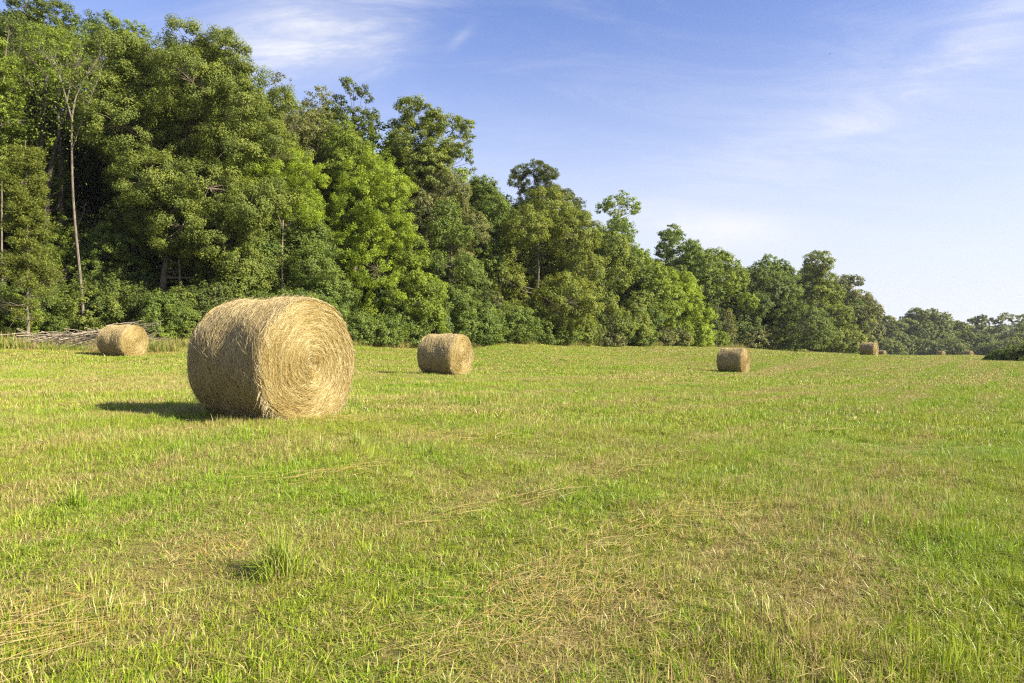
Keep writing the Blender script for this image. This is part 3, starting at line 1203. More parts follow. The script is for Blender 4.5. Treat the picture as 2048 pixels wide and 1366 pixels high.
def tree(name, px, w, top, bot, off_d, style, col, label, group=None, pxc=None, dens=1.0, narrow=0.0, depth=1.0, cover=0.85,
         leaf=None, bark=BARK, stems=1, d=None, trunk_r=None, cat='tree', lobes=None):
    """photo-space description: trunk foot at px, crown w pixels wide from row top to row bot, off_d metres behind the wood's edge"""
    SEED[0] += 1
    dd = d if d else d_edge(px) + off_d
    skirt = px > 560 and off_d < (5 if px < 1180 else 10) and not d and style != 'open' and w > 60
    if skirt:
        bot = 715
        w = w * 1.22
    x, y = at(px, dd)
    z = gz(x, y)
    H = CAM_Z + (683 - top) / F * dd - z
    cb = max(0.0, CAM_Z + (683 - bot) / F * dd - z)
    rx = w * 1.14 / 2 / F * dd
    ox = ((pxc if pxc is not None else px) - px) / F * dd
    lf = leaf or 0.0028 * dd
    lo = None
    if lobes:
        lo = [((lx - px) / F * dd, CAM_Z + (683 - ly) / F * dd - z, 1.06 * lr / F * dd) for lx, ly, lr in lobes]
    me = build_tree(SEED[0], H, cb, rx, rx * depth, style, lf, dens, trunk_r, (ox, 0.0), narrow, cover, stems, skirt, lo)
    return plant(name, me, x, y, label, group, col, bark, cat=cat)


# the wood's front, from left to right
W = "trees along the edge of the wood"
tree("oak_tree", 70, 150, -12, 240, 13, 'broad', DEEP, "tall dark oak crown reaching the top of the picture at left", W, cover=0.9)
tree("maple_tree", 112, 150, 62, 210, 9, 'lime', FRESH, "light feathery green crown behind the bare forked tree", W, cover=0.6, dens=0.75)
tree("slender_tree", -14, 110, 20, 420, 4, 'open', FRESH, "slender light green tree at the top left corner", W, cover=0.75, dens=0.9, bark=PALEBARK)
tree("oak_tree", 215, 150, 28, 330, 14, 'broad', MID, "green oak crown between the tall dark oak and the large olive oak", W)
tree("oak_tree", 268, 120, 52, 300, 12, 'broad', FRESH, "fresh green crown just left of the large olive oak's top", W)
tree("large_oak", 306, 330, 52, 575, 5.5, 'broad', OLIVE, "largest oak of the wood, broad olive green crown left of centre", W, pxc=385, dens=1.05, cover=0.95, trunk_r=0.30, bark=(0.22, 0.18, 0.14),
     lobes=[(270,132,40),(310,117,34),(345,110,34),(400,104,32),(460,109,34),(490,137,34),(520,172,28),(240,212,45),(320,192,64),(420,192,64),(370,152,45),(500,221,44),(215,266,38),(290,276,60),(390,286,66),(480,296,54),(545,276,34),(250,356,42),(345,376,58),(440,386,58),(300,436,38),(400,466,54),(470,476,52),(530,436,42),(440,536,44),(510,546,42),(360,526,34),(560,401,30),(340,476,36),(520,356,40)])
tree("beech_tree", 520, 190, 292, 520, 3.0, 'lime', LIME, "lime green spreading branches at the right side of the largest oak", W, pxc=560, cover=0.7, dens=0.8,
     lobes=[(500,320,35),(560,320,38),(610,350,30),(640,345,16),(540,370,40),(600,400,36),(632,430,20),(560,430,35),(510,410,40)])
tree("oak_tree", 470, 180, 410, 640, 3.4, 'broad', OLIVE, "olive bushy tree rising behind the top of the largest bale", W, cover=0.9)
tree("maple_tree", 243, 120, 400, 690, 6, 'lime', MID, "shaded leafy tree between the bare tree and the largest oak's trunk", W, cover=0.6, dens=0.8)
tree("maple_tree", 112, 110, 430, 690, 5.5, 'lime', FRESH, "small leafy tree just left of the bare tree's trunk", W, cover=0.55, dens=0.75)
tree("poplar_tree", 560, 120, 145, 480, 11, 'open', GREY, "thin grey twigged crown rising right of the largest oak", W, cover=0.55, dens=0.55, bark=PALEBARK)
tree("poplar_tree", 625, 130, 175, 500, 12, 'open', GREY, "second thin grey twigged crown, nearer the tall tufted tree", W, cover=0.6, dens=0.6, bark=PALEBARK)
tree("tufted_tree", 705, 96, 160, 420, 13, 'open', DEEP, "tall dark tree with a few round tufts at its top", W, cover=0.6, dens=0.95,
     lobes=[(700,175,14),(725,183,13),(680,205,16),(735,215,14),(665,215,14),(715,235,18),(690,255,24),(730,260,18),(680,300,35),(720,310,35),(700,370,40)])
tree("oak_tree", 690, 130, 240, 520, 8, 'dense', FRESH, "bright green round top below the tall tufted tree", W)
tree("oak_tree", 845, 190, 194, 540, 11, 'open', OLIVE, "dark ragged oak with a branch reaching out over the sky", W, pxc=868, cover=0.85, dens=1.05,
     lobes=[(815,215,22),(790,235,18),(845,245,30),(880,255,24),(915,245,20),(938,255,14),(830,290,45),(870,300,30),(905,300,20),(930,308,15),(945,325,9),(860,350,45),(820,350,40),(935,275,11),(840,420,50),(890,400,35)])
tree("elm_tree", 735, 150, 318, 610, 2.8, 'lime', LIME, "brightest lime green crown in the front of the wood", W, cover=0.75,
     lobes=[(700,350,35),(745,340,40),(785,375,35),(720,400,45),(780,430,40),(690,430,35),(800,470,30),(740,480,45),(690,500,35),(760,540,45),(720,590,45),(790,600,35)])
tree("elm_tree", 590, 210, 430, 640, 3.2, 'dense', MID, "mid green bushy tree behind the largest hay bale", W)
tree("oak_tree", 880, 150, 335, 600, 8, 'broad', GREY, "grey green crown below the ragged oak", W)
tree("elm_tree", 800, 150, 440, 660, 1.8, 'vine', FRESH, "fresh green narrow tree draped to the ground left of the dark column", W, narrow=0.3)
tree("ivy_tree", 905, 125, 400, 668, 2.0, 'vine', MID, "dark green vine covered column between two rounded trees", W, narrow=0.25)
tree("oak_tree", 968, 110, 352, 600, 10, 'broad', MID, "green crown left of the olive dome, showing above it", W)
tree("rounded_tree", 1075, 230, 372, 690, 4.5, 'dense', (0.152, 0.186, 0.038), "wide olive dome of leaves reaching the ground at the wood's middle", W, narrow=0.30, cover=1.0)
tree("pine_tree", 1088, 150, 335, 560, 13, 'pine', PINE, "dark pine with tufted top behind the olive dome", W, dens=1.1, cover=0.9,
     lobes=[(1040,352,16),(1070,345,18),(1095,355,18),(1060,375,22),(1110,380,18),(1130,395,15),(1085,395,25),(1150,405,12),(1110,425,28),(1140,440,25),(1060,430,35),(1100,470,45),(1150,480,35)])
tree("pine_tree", 1150, 80, 395, 560, 12, 'pine', PINE, "smaller dark pine right of the tufted pine", W, dens=1.1)
tree("umbrella_tree", 1240, 98, 392, 452, 14, 'open', FRESH, "tree with an umbrella shaped top standing above its neighbours", W, cover=0.5, dens=0.85,
     lobes=[(1205,415,12),(1220,402,12),(1240,398,13),(1262,402,13),(1275,410,11),(1252,415,10),(1225,425,10),(1262,428,9),(1240,440,14),(1235,465,28),(1225,500,35)])
tree("oak_tree", 1225, 150, 440, 640, 9, 'broad', MID, "green crown under the umbrella shaped tree", W)
tree("ivy_tree", 1222, 140, 470, 690, 2.6, 'vine', OLIVE, "olive vine draped tree right of the olive dome", W, narrow=0.25)
tree("oak_tree", 1290, 120, 492, 680, 6, 'dense', FRESH, "fresh green crown between the vine draped tree and the small lime tree", W)
tree("elm_tree", 1355, 105, 545, 695, 2.2, 'lime', LIME, "small lime green tree at the wood's edge left of the dark rounded tree", W, cover=1.0, dens=1.1, narrow=0.2)
tree("tufted_tree", 1345, 110, 455, 640, 14, 'open', MID, "tree with tufted top rising left of the dark rounded tree", W, cover=0.85,
     lobes=[(1325,475,12),(1345,462,13),(1362,470,12),(1340,490,20),(1375,500,16),(1395,515,14),(1355,520,25),(1400,545,22),(1345,560,30),(1370,590,35)])
tree("oak_tree", 1385, 90, 482, 660, 13, 'broad', MID, "crown right of the tufted top, sloping down", W)
tree("oak_tree", 1442, 130, 500, 690, 8, 'dense', FRESH, "deep green crown behind the dark rounded tree", W)
tree("rounded_tree", 1510, 175, 538, 698, 3.0, 'dense', DEEP, "dark rounded tree with its right side bright, left of the tall olive dome", W, narrow=0.25, cover=1.0)
tree("oak_tree", 1535, 85, 512, 660, 12, 'broad', MID, "crown showing above the dark rounded tree", W)
tree("rounded_tree", 1618, 120, 504, 704, 4.0, 'dense', (0.150, 0.188, 0.038), "tall olive dome near the right end of the wood", W, narrow=0.25, cover=1.0)
tree("oak_tree", 1570, 70, 520, 690, 9, 'dense', MID, "narrow green crown pressed against the tall olive dome", W)
tree("oak_tree", 1700, 100, 548, 712, 4.0, 'broad', GREY, "grey green oak at the right end of the wood", W, cover=1.0,
     lobes=[(1675,565,12),(1695,560,13),(1712,562,12),(1690,590,22),(1720,595,18),(1740,605,8),(1735,620,14),(1700,630,28),(1740,650,18),(1690,670,28),(1730,685,22)])
tree("oak_tree", 1738, 44, 590, 715, 6.0, 'broad', GREY, "small ragged tree finishing the right end of the wood", W)

# inside the wood: rows that fill it, nothing tells one from another
G2 = "trees filling the wood behind its edge"
fill = [build_tree(900 + k, h, cb, r, r, st_, 0.27, 0.85, None, (0, 0), 0.0, 0.85) for k, (h, cb, r, st_) in enumerate(
    ((15.0, 3.0, 4.2, 'broad'), (16.5, 2.5, 4.6, 'dense'), (14.0, 2.0, 4.0, 'broad')))]
fill_spots = []
for px, row in [(-260, 8), (-170, 9), (-90, 10), (-20, 14), (60, 21), (175, 22), (240, 20), (330, 19), (420, 17), (500, 16), (585, 18), (660, 17), (740, 18),
                (830, 18), (920, 18), (1000, 22), (1060, 23), (1130, 24), (1200, 26), (1270, 26), (1330, 26), (1390, 28), (1450, 28), (1510, 30), (1560, 28), (1610, 28), (1660, 20), (1688, 9), (1715, 10)]:
    fill_spots.append((px, d_edge(px) + row))
for k, (px, dd) in enumerate(fill_spots):
    x, y = at(px, dd)
    want = np.interp(px, [-300, 40, 120, 200, 330, 560, 650, 760, 960, 1000, 1180, 1300, 1400, 1500, 1600, 1700], [100, 110, 330, 330, 100, 195, 215, 262, 365, 392, 450, 505, 512, 540, 530, 590])
    H = CAM_Z + (683 - want) / F * dd - gz(x, y)
    s = H / (15.0, 16.5, 14.0)[k % 3]
    plant("forest_tree", fill[k % 3], x, y, "green tree standing deep in the wood behind its edge", G2, (MID, OLIVE, FRESH)[k % 3], BARK, random.uniform(0, 6.28), s)

# understorey
under = [build_tree(950 + k, h, 0.2, r, r, 'shrub', 0.21, 1.0, 0.05, (0, 0), 0.0, 0.9, 3) for k, (h, r) in enumerate(((4.5, 2.6), (3.6, 2.4)))]
G3 = "dark understorey inside the wood"
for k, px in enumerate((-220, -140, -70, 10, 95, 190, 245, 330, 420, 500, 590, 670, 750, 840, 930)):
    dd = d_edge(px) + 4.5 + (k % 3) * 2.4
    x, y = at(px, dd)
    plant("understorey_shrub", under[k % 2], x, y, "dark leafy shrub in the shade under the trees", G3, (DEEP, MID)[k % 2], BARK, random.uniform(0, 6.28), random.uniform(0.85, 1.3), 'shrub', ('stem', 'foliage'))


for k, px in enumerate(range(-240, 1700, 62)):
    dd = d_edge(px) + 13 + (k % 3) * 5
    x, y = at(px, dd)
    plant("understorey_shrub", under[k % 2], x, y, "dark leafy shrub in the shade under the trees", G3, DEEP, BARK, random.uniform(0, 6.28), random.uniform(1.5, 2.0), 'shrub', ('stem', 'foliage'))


def shrub(px, w, top, off_d, col, label, group, style='shrub', d=None, dens=1.0, leaf=None):
    SEED[0] += 1
    dd = d if d else d_edge(px) + off_d
    x, y = at(px, dd)
    z = gz(x, y)
    H = max(0.4, CAM_Z + (683 - top) / F * dd - z) * (0.8 if px > 700 and not d else 1.0)
    rx = w * 1.25 / 2 / F * dd
    me = build_tree(SEED[0], H, 0.0, rx, rx * 0.8, style, leaf or 0.0033 * dd, dens, 0.035, (0, 0), 0.15, 1.0, 3)
    return plant("shrub", me, x, y, label, group, col, BARK, 0, 1.0, 'shrub', ('stem', 'foliage'))


GS = "shrubs along the foot of the wood"
shrub(15, 90, 585, 0.6, FRESH, "bright leafy shrub at the left edge of the picture", GS)
shrub(120, 130, 580, 3.0, MID, "shrub with thin twigs behind the left part of the brush pile", GS)
shrub(215, 140, 570, 3.0, OLIVE, "olive shrub behind the brush pile at the foot of the bare tree", GS)
shrub(345, 110, 585, 0.6, MID, "round shrub between the left bale and the largest bale", GS)
shrub(322, 50, 655, -0.6, FRESH, "low bright shrub beside the left bale", GS)
shrub(420, 140, 560, 2.0, DEEP, "dark shrub behind the left shoulder of the largest bale", GS)
shrub(640, 120, 560, 1.6, MID, "mid green shrub above the right shoulder of the largest bale", GS)
shrub(735, 120, 640, 0.2, MID, "low green shrub right of the largest bale", GS)
shrub(800, 100, 655, 0.0, MID, "low mounded shrub left of the middle bale", GS)
shrub(862, 70, 590, 1.2, (0.08, 0.145, 0.07), "bluish green fronded shrub above the middle bale", GS, 'lime')
shrub(925, 130, 595, 1.0, MID, "mounded green shrub behind the right of the middle bale", GS)
shrub(1000, 120, 600, 0.6, MID, "green mounded shrub right of the middle bale", GS)
shrub(1035, 50, 620, 0.0, LIME, "yellow green shrub at the left foot of the olive dome", GS)
shrub(1085, 120, 650, 0.2, MID, "low shrub at the foot of the olive dome", GS)
shrub(1150, 90, 640, 0.6, OLIVE, "olive shrub at the right foot of the olive dome", GS)
shrub(1200, 80, 660, 0.0, GREY, "grey green low shrub under the vine draped tree", GS)
shrub(1265, 90, 660, 0.4, MID, "low green shrub right of the grey green one", GS)
shrub(1320, 80, 665, 0.4, GREY, "low dull shrub left of the small lime tree", GS)
shrub(1385, 60, 655, 0.2, FRESH, "bright shrub at the right foot of the small lime tree", GS)
shrub(1437, 34, 655, 0.0, FRESH, "small upright shrub behind the lone bale on the right", GS)
shrub(1500, 90, 668, 0.4, GREY, "low grey shrub right of the lone bale", GS)
shrub(1565, 60, 660, 0.6, FRESH, "bright shrub at the foot of the tall olive dome", GS)
shrub(1640, 60, 672, 0.6, MID, "shrub left of the bale on the crest", GS)
shrub(1690, 50, 672, 1.0, MID, "shrub behind the bale on the crest", GS)

GP = "saplings along the foot of the wood"
sap = [build_tree(980 + k, 3.2, 0.2, 1.0, 0.9, 'lime', 0.15, 0.8, 0.03, (0, 0), 0.4, 0.8, 2) for k in range(3)]
for k in range(64):
    px = -120 + k * 28.5 + random.uniform(-10, 10)
    if 20 < px < 300 and k % 2:
        continue
    dd = d_edge(px) + random.uniform(-0.2, 2.2)
    x, y = at(px, dd)
    plant("sapling", sap[k % 3], x, y, "ragged leafy sapling in the shrubby margin of the wood", GP, (MID, OLIVE, DEEP, GREY)[k % 4], BARK,
          random.uniform(0, 6.28), random.uniform(0.5, 1.25) * (1 + max(0, px - 600) / 1300), 'sapling', ('stem', 'foliage'))

# far trees beyond the crest
GF = "far trees beyond the field's crest"
for px, w, top, dd, st_, col, lab in (
        (1785, 70, 632, 262, 'dense', FAR, "dark far tree in the gap beside the wood's end"),
        (1828, 80, 616, 270, 'dense', FAR, "tall far tree, left one of the big far clump"),
        (1872, 80, 618, 268, 'broad', FAR, "tall far tree, right one of the big far clump"),
        (1850, 80, 650, 252, 'dense', (0.11, 0.14, 0.046), "lower far tree in front of the big far clump"),
        (1918, 60, 642, 266, 'broad', FAR, "lower far tree right of the big far clump"),
        (1963, 44, 630, 268, 'open', FAR, "slim far tree with a round top standing apart"),
        (1945, 60, 668, 250, 'dense', (0.115, 0.15, 0.046), "far green shrubby tree above the right tiny bale"),
        (2026, 72, 624, 255, 'open', FAR, "far open crowned tree near the right edge of the picture"),
        (2065, 60, 640, 262, 'broad', FAR, "far tree cut by the right edge of the picture"),
        (1800, 60, 668, 245, 'dense', FAR, "far bush behind the tiny bale beside the crest bale")):
    FL = {2026: [(2005, 640, 9), (2022, 633, 10), (2040, 635, 9), (2010, 655, 8), (2030, 652, 9), (2050, 648, 9), (1998, 662, 6), (2020, 675, 12), (2045, 672, 12), (2030, 690, 14)],
          1963: [(1955, 640, 7), (1968, 636, 8), (1962, 650, 10), (1968, 668, 12), (1962, 690, 13)]}
    tree("far_tree", px, w, top, 712 if st_ != 'open' else 690, 0, st_, col, lab, GF, d=dd, leaf=0.0030 * dd, cover=0.85 if st_ != 'open' else 0.7, lobes=FL.get(px))
for px, w, top, dd, lab in ((1905, 60, 685, 235, "far low bush between the two tiny bales"), (1985, 60, 686, 230, "far low bush right of the tiny bales"),
                            (2030, 70, 690, 225, "far low hedge bush at the right edge"), (1830, 70, 686, 240, "far low bush left of the two tiny bales"),
                            (1770, 60, 682, 235, "far low bush next to the crest bale")):
    shrub(px, w, top, 0, FAR, lab, "far bushes before the far trees", d=dd, leaf=0.0030 * dd)
GD = "hazy trees on the horizon"
for k, (px, top) in enumerate(((1700, 668), (1770, 662), (1850, 664), (1930, 668), (1990, 672), (2050, 668), (2120, 664), (2200, 660))):
    tree("distant_tree", px, 130, top, 720, 0, 'dense', FAR, "hazy tree far off on the horizon behind the far trees", GD, d=560 + 17 * (k % 3), leaf=2.2)
shrub(2062, 70, 700, 0, DEEP, "dark low bush at the right edge of the field", None, d=60)
shrub(2018, 50, 712, 0, DEEP, "low dark bush trailing left of the bush at the right edge", None, d=61)
shrub(1985, 26, 718, 0, MID, "smallest bush at the left tip of the dark edge bushes", None, d=61)

# ---- bare trees


def twigs(mb, p, d, L, r, depth, r_, spread=0.55, sides=5, n=3, up=0.15):
    steps = 4
    pts = [np.array(p)]
    dd = np.array(d) / np.linalg.norm(d)
    for _ in range(steps):
        dd = dd + r_.normal(0, 0.10, 3) + np.array([0, 0, up * 0.2])
        dd /= np.linalg.norm(dd)
        pts.append(pts[-1] + dd * L / steps)
    mb.tube(pts, np.linspace(r, r * 0.5, steps + 1), sides)
    if depth > 0:
        for k in range(n):
            f = r_.uniform(0.35, 1.0) if k else 1.0
            i = f * steps
            a = pts[int(min(steps - 1, math.floor(i)))]
            b = pts[int(min(steps, math.floor(i) + 1))]
            q = a + (b - a) * (i - math.floor(i)) if f < 1 else pts[-1]
            nd = dd + r_.normal(0, spread, 3) + np.array([0, 0, up])
            twigs(mb, q, nd, L * r_.uniform(0.5, 0.8), r * 0.5, depth - 1, r_, spread, max(3, sides - 1), n, up)


def local_path(pts_px, d, x0, y0, z0):
    out = []
    for px, py in pts_px:
        x, y = at(px, d)
        out.append((x - x0, y - y0, CAM_Z + (683 - py) / F * d - z0))
    return np.array(out)


def resample(p, n):
    p = np.asarray(p, float)
    s = np.concatenate([[0], np.cumsum(np.linalg.norm(np.diff(p, axis=0), axis=1))])
    q = np.linspace(0, s[-1], n)
    out = np.stack([np.interp(q, s, p[:, k]) for k in range(3)], 1)
    for _ in range(2):
        out[1:-1] = 0.25 * out[:-2] + 0.5 * out[1:-1] + 0.25 * out[2:]
    return out


def bare_tree():
    d = 43.0
    r_ = np.random.default_rng(5)
    x0, y0 = at(166, d)
    z0 = gz(x0, y0)
    o = empty("bare_tree", (x0, y0, z0))
    tag(o, "nearly bare tree with a tall pale forked trunk before the dark wood", "tree", W)
    mb = MB()
    tr = resample(local_path([(168, 700), (166, 600), (152, 470), (146, 400), (143, 300), (144, 235)], d, x0, y0, z0), 16)
    mb.tube(tr, np.interp(np.linspace(0, 1, 16), [0, 0.15, 1], [0.12, 0.09, 0.055]), 9)
    me = mb.mesh("trunk")
    link("trunk", me, M_bark, o, (0.135, 0.118, 0.096))
    for path, r0, ntw in ((((144, 238), (134, 205), (124, 165), (112, 135), (104, 112)), 0.06, 8),
                          (((144, 236), (150, 195), (166, 160), (185, 135), (196, 118)), 0.06, 9),
                          (((134, 205), (140, 170), (150, 140), (160, 105)), 0.04, 7),
                          (((144, 300), (175, 210), (196, 160), (206, 130)), 0.035, 6)):
        b = MB()
        p = resample(local_path(path, d, x0, y0, z0), 12)
        b.tube(p, np.linspace(r0, r0 * 0.3, 12), 6)
        for k in range(ntw):
            i = r_.integers(4, 12)
            dr = p[i] - p[i - 1]
            dr = dr / np.linalg.norm(dr) + r_.normal(0, 0.5, 3) + np.array([0, 0, 0.3])
            twigs(b, p[i], dr, r_.uniform(0.7, 1.4), r0 * 0.3, 2, r_, 0.5, 4, 3)
        link("bough", b.mesh("bough"), M_bark, o, (0.17, 0.15, 0.125))
    # a thin set of leaves at the tips
    P = np.stack([r_.normal(-0.9, 1.7, 1900), r_.normal(0, 1.2, 1900), r_.normal(16.5, 1.9, 1900)], 1)
    N = norm(r_.normal(0, 1, (1900, 3)) + np.array([0, 0, 0.6]))
    lm = leaf_mesh("leaves", P, N, 0.15, 0.08, r_.random(1900), r_)
    link("leaves", lm, M_leaf, o, FRESH)


def leaning_trunk(pts, d, r0, label, col, tw=4, seed=1):
    r_ = np.random.default_rng(seed)
    x0, y0 = at(pts[0][0], d)
    z0 = gz(x0, y0)
    o = empty("trunk_tree", (x0, y0, z0))
    tag(o, label, "tree", W)
    mb = MB()
    p = resample(local_path(pts, d, x0, y0, z0), 16)
    mb.tube(p, np.linspace(r0, r0 * 0.5, 16), 8)
    for k in range(tw):
        i = r_.integers(6, 16)
        dr = p[i] - p[i - 1]
        dr = dr / np.linalg.norm(dr) + r_.normal(0, 0.6, 3)
        twigs(mb, p[i], dr, r_.uniform(1.0, 2.4), r0 * 0.3, 2, r_, 0.5, 5, 3)
    link("trunk", mb.mesh("trunk"), M_bark, o, col)
    # small crown of leaves round the upper twigs
    tops = p[10:]
    c = np.repeat(tops, 90, 0) + r_.normal(0, 0.9, (len(tops) * 90, 3))
    N = norm(r_.normal(0, 1, (len(c), 3)) + np.array([0, 0, 0.6]))
    link("crown", leaf_mesh("crown", c, N, 0.17, 0.10, r_.random(len(c)), r_), M_leaf, o, DEEP)


bare_tree()
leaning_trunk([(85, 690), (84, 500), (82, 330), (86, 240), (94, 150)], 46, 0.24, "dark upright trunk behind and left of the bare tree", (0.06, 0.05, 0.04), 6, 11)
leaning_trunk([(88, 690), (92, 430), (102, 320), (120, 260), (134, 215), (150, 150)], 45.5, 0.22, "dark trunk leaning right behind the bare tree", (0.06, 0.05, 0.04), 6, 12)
leaning_trunk([(8, 690), (3, 500), (4, 330), (2, 200), (10, 110), (18, 60)], 44.5, 0.07, "pale thin trunk with spreading twigs at the left edge", (0.16, 0.14, 0.11), 8, 13)
leaning_trunk([(192, 690), (193, 560), (194, 470)], 47, 0.09, "thin pale stem in the dark gap right of the bare tree", (0.20, 0.17, 0.13), 3, 14)
leaning_trunk([(154, 690), (155, 560), (158, 480)], 46, 0.08, "thin stem close behind the bare tree's foot", (0.20, 0.17, 0.13), 2, 15)
leaning_trunk([(362, 690), (360, 540), (356, 460)], 46.5, 0.12, "thin pale trunk right of the largest oak's trunk", (0.20, 0.17, 0.13), 2, 16)
leaning_trunk([(566, 690), (564, 520), (566, 440)], 47, 0.09, "pale thin stem showing above the largest bale", (0.20, 0.17, 0.13), 2, 17)


def cedar():
    d = 38.5
    r_ = np.random.default_rng(21)
    x0, y0 = at(54, d)
    z0 = gz(x0, y0)
    o = empty("cedar_tree", (x0, y0, z0))
    tag(o, "feathery cedar with bare horizontal twigs at the far left", "tree", W)
    mb = MB()
    p = resample(local_path([(57, 690), (54, 560), (55, 430), (52, 300), (50, 280)], d, x0, y0, z0), 14)
    mb.tube(p, np.linspace(0.085, 0.02, 14), 8)
    CLs = []
    for k in range(120):
        f = r_.uniform(0.12, 0.97)
        q = np.array([np.interp(f, np.linspace(0, 1, 14), p[:, c]) for c in range(3)])
        a = r_.uniform(0, 2 * np.pi)
        L = (2.2 - 1.3 * f) * r_.uniform(0.5, 1.0)
        e = q + np.array([math.cos(a) * L, math.sin(a) * L * 0.8, 0.1 * L + r_.normal(0, 0.15)])
        m = (q + e) / 2 + np.array([0, 0, -0.12 * L])
        mb.tube([q, m, e], [0.03, 0.02, 0.008], 4)
        if f < 0.42:
            twigs(mb, m, e - q, L * 0.5, 0.012, 2, r_, 0.5, 4, 3, 0.05)
        if f > 0.30 or r_.random() < 0.55:
            for s in np.linspace(0.45, 1.0, 4):
                CLs.append((q + (e - q) * s, 0.42 * (0.7 + 0.5 * r_.random())))
    link("trunk", mb.mesh("trunk"), M_bark, o, (0.17, 0.145, 0.115))
    C_ = np.array([c for c, _ in CLs])
    rr = np.array([r for _, r in CLs])
    idx = np.repeat(np.arange(len(C_)), 85)
    v = norm(r_.normal(0, 1, (len(idx), 3)))
    P = C_[idx] + v * (rr[idx] * r_.random(len(idx)) ** 0.5)[:, None] * np.array([1, 1, 0.8])
    N = norm(r_.normal(0, 1, (len(idx), 3)) + np.array([0, 0, 0.5]))
    link("crown", leaf_mesh("crown", P, N, 0.15, 0.045, r_.random(len(idx)), r_, 0.1), M_leaf, o, (0.135, 0.165, 0.032))


cedar()

# ---- a bird high over the field
def bird():
    d = 90.0
    x, y = at(1660, d)
    o_m = MB()
    s = np.linspace(0, 1, 9)
    o_m.tube(np.stack([-0.16 + 0.34 * s, 0 * s, 0.01 * np.sin(s * 3)], 1), [0.006, 0.018, 0.026, 0.036, 0.042, 0.040, 0.028, 0.024, 0.006], 8)
    for sd in (-1, 1):
        le = np.stack([0.05 - 0.05 * s ** 2, sd * (0.02 + 0.34 * s), 0.05 * np.sin(s * 2.6)], 1)
        te = le - np.stack([0.12 * (1 - s ** 2) + 0.012, 0 * s, 0 * s], 1)
        up = np.array([0, 0, 0.006])
        V = np.concatenate([le + up, te + up * 0.4, te - up * 0.4, le - up])
        k = np.arange(8)[:, None]
        Fq = np.concatenate([np.concatenate([k + a * 9, k + 1 + a * 9, k + 1 + b * 9, k + b * 9], 1) for a, b in ((0, 1), (1, 2), (2, 3), (3, 0))])
        o_m.add(V, Fq)
    V = np.array([(-0.13, -0.018, 0.004), (-0.13, 0.018, 0.004), (-0.24, 0.05, 0.003), (-0.24, -0.05, 0.003),
                  (-0.13, -0.018, -0.004), (-0.13, 0.018, -0.004), (-0.24, 0.05, -0.002), (-0.24, -0.05, -0.002)])
    o_m.add(V, [(0, 1, 2, 3), (7, 6, 5, 4), (0, 3, 7, 4), (1, 5, 6, 2), (3, 2, 6, 7), (0, 4, 5, 1)])
    o_m.v = [v * 0.5 for v in o_m.v]
    o = link("bird", o_m.mesh("bird"), M_bark, None, (0.05, 0.045, 0.04))
    o.location = (x, y, CAM_Z + (683 - 107) / F * d)
    o.rotation_euler = (R(8), R(-6), R(140))
    tag(o, "tiny dark bird flying high in the blue sky at right", "bird")


bird()

# ---- brush pile


def brush_pile():
    d = 36.8
    r_ = np.random.default_rng(33)
    x0, y0 = at(165, d)
    z0 = gz(x0, y0)
    o = empty("brush_pile", (x0, y0, z0))
    tag(o, "long pile of cut grey sticks and branches at the wood's edge", "brush pile")
    mb = MB()
    for k in range(250):
        px = r_.uniform(40, 305)
        h_top = np.interp(px, [30, 90, 180, 250, 300], [0.62, 0.85, 0.95, 1.5, 1.2])
        z = r_.uniform(0.15, 1.0) * h_top
        L = r_.uniform(0.7, 2.8)
        x, _ = at(px, d)
        x -= x0
        a = r_.normal(0.08 if px < 230 else 0.28, 0.26)
        b = r_.normal(0, 0.35)
        dr = np.array([math.cos(a) * math.cos(b), math.sin(b), math.sin(a) * math.cos(b)])
        s = np.linspace(-0.5, 0.5, 6)[:, None]
        pts = np.array([x, r_.normal(0, 0.45), z]) + dr * L * s + np.array([0, 0, 1]) * r_.normal(-0.1, 0.12) * L * s ** 2
        pts += r_.normal(0, 0.015, pts.shape)
        pts[:, 2] = np.maximum(pts[:, 2], 0.03)
        r0 = abs(r_.normal(0.012, 0.008)) + 0.006
        mb.tube(pts, np.linspace(r0, r0 * 0.4, 6), 5)
    link("sticks", mb.mesh("sticks"), M_bark, o, (0.31, 0.26, 0.20))
    for px, h, L, a in ((75, 0.88, 3.2, 0.05), (110, 0.78, 3.6, 0.02), (175, 0.95, 3.4, 0.12), (245, 1.2, 2.6, 0.3), (140, 0.6, 3.0, -0.03), (215, 1.05, 2.8, 0.2)):
        b = MB()
        x, _ = at(px, d)
        s = np.linspace(-0.5, 0.5, 8)[:, None]
        pts = np.array([x - x0, -0.35 + r_.normal(0, 0.15), h]) + np.array([math.cos(a), r_.normal(0, 0.1), math.sin(a)]) * L * s
        pts += r_.normal(0, 0.02, pts.shape)
        b.tube(pts, np.linspace(0.04, 0.02, 8), 6)
        link("pole", b.mesh("pole"), M_bark, o, (0.38, 0.32, 0.245))


brush_pile()


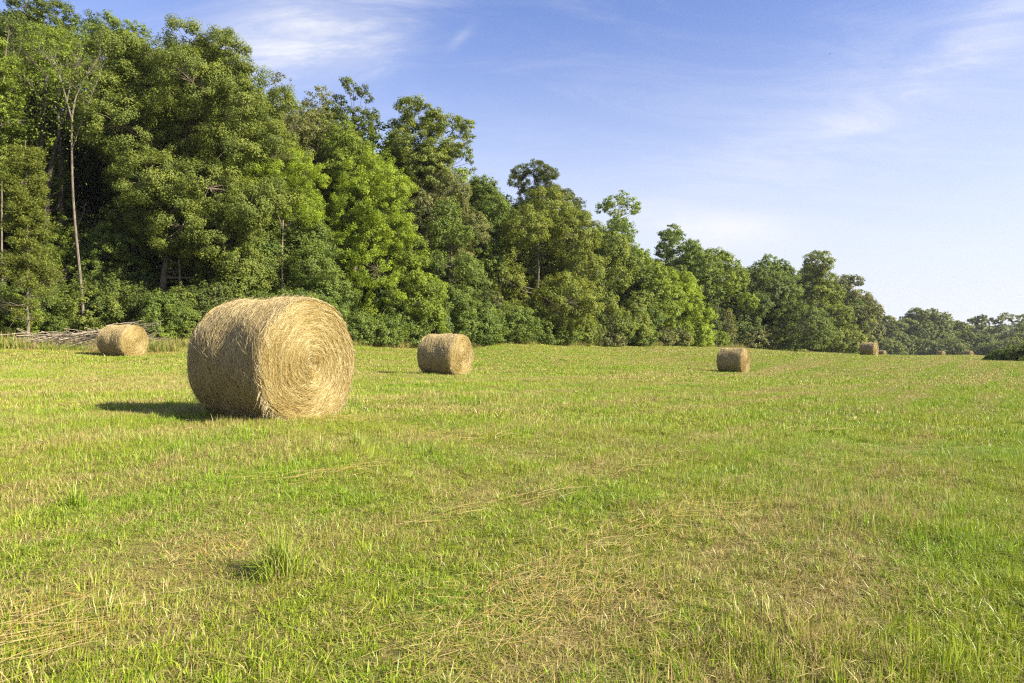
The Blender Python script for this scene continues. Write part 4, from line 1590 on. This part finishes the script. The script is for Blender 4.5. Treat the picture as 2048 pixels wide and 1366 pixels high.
# ---- weeds and unmown grass along the wood's foot
def edge_weeds():
    col = patch_collection("tall_weeds", 6, M_weed, n=170, size=1.1, h_lo=0.18, h_hi=0.75, w_lo=0.012, w_hi=0.03, lean=0.40, curl=0.9)
    P = []
    for px in np.arange(-250, 1760, 4.0):
        de = d_edge(px)
        for k in range(3):
            dd = de - 0.4 + rng.uniform(-1.2, 2.2)
            P.append(at(px + rng.uniform(-3, 3), dd))
    for px in np.arange(-200, 330, 5.0):
        P.append(at(px, 35.4 + rng.uniform(-0.2, 0.9)))
    P = np.array(P)
    pxs = 1024 + P[:, 0] / P[:, 1] * F
    n = len(P)
    z = ground_z(P[:, 0], P[:, 1])
    s = 1.2 * rng.uniform(0.35, 1.0, n) * (0.55 + 0.9 * vnoise(P[:, 0] + 99, P[:, 1] + 99, 0.35, 21)) * np.interp(pxs, [-200, 300, 400, 1800], [1.15, 1.1, 0.8, 1.3])
    rot = np.stack([np.zeros(n), np.zeros(n), rng.uniform(0, 6.28, n)], 1)
    scatter("tall_weeds", np.stack([P[:, 0], P[:, 1], z], 1), rot, np.stack([s, s, s], 1), col, "unmown weeds and grass along the foot of the wood", "weeds")


edge_weeds()


# ---- summer haze: even, thin air over the whole place
def haze():
    bpy.context.view_layer.update()
    P = np.concatenate([np.array([(o.matrix_world @ Vector(c))[:] for c in o.bound_box]) for o in C.objects if o.type == 'MESH'])
    lo, hi = P.min(0) - np.array([3, 3, 1.0]), P.max(0) + np.array([3, 3, 0.6])
    V = [(x, y, z) for z in (lo[2], hi[2]) for y in (lo[1], hi[1]) for x in (lo[0], hi[0])]
    Fq = np.array([(0, 2, 3, 1), (4, 5, 7, 6), (0, 1, 5, 4), (2, 6, 7, 3), (0, 4, 6, 2), (1, 3, 7, 5)])
    me = mesh_np("haze", V, Fq, np.arange(6) * 4)
    m, t, out = material("haze")
    p = t.new('ShaderNodeVolumePrincipled')
    p.inputs['Color'].default_value = (0.86, 0.92, 1.0, 1.0)
    p.inputs['Density'].default_value = 0.00013
    p.inputs['Anisotropy'].default_value = 0.3
    t.link(p.outputs[0], out.inputs['Volume'])
    o = link("haze", me, m)
    tag(o, kind='stuff')


haze()
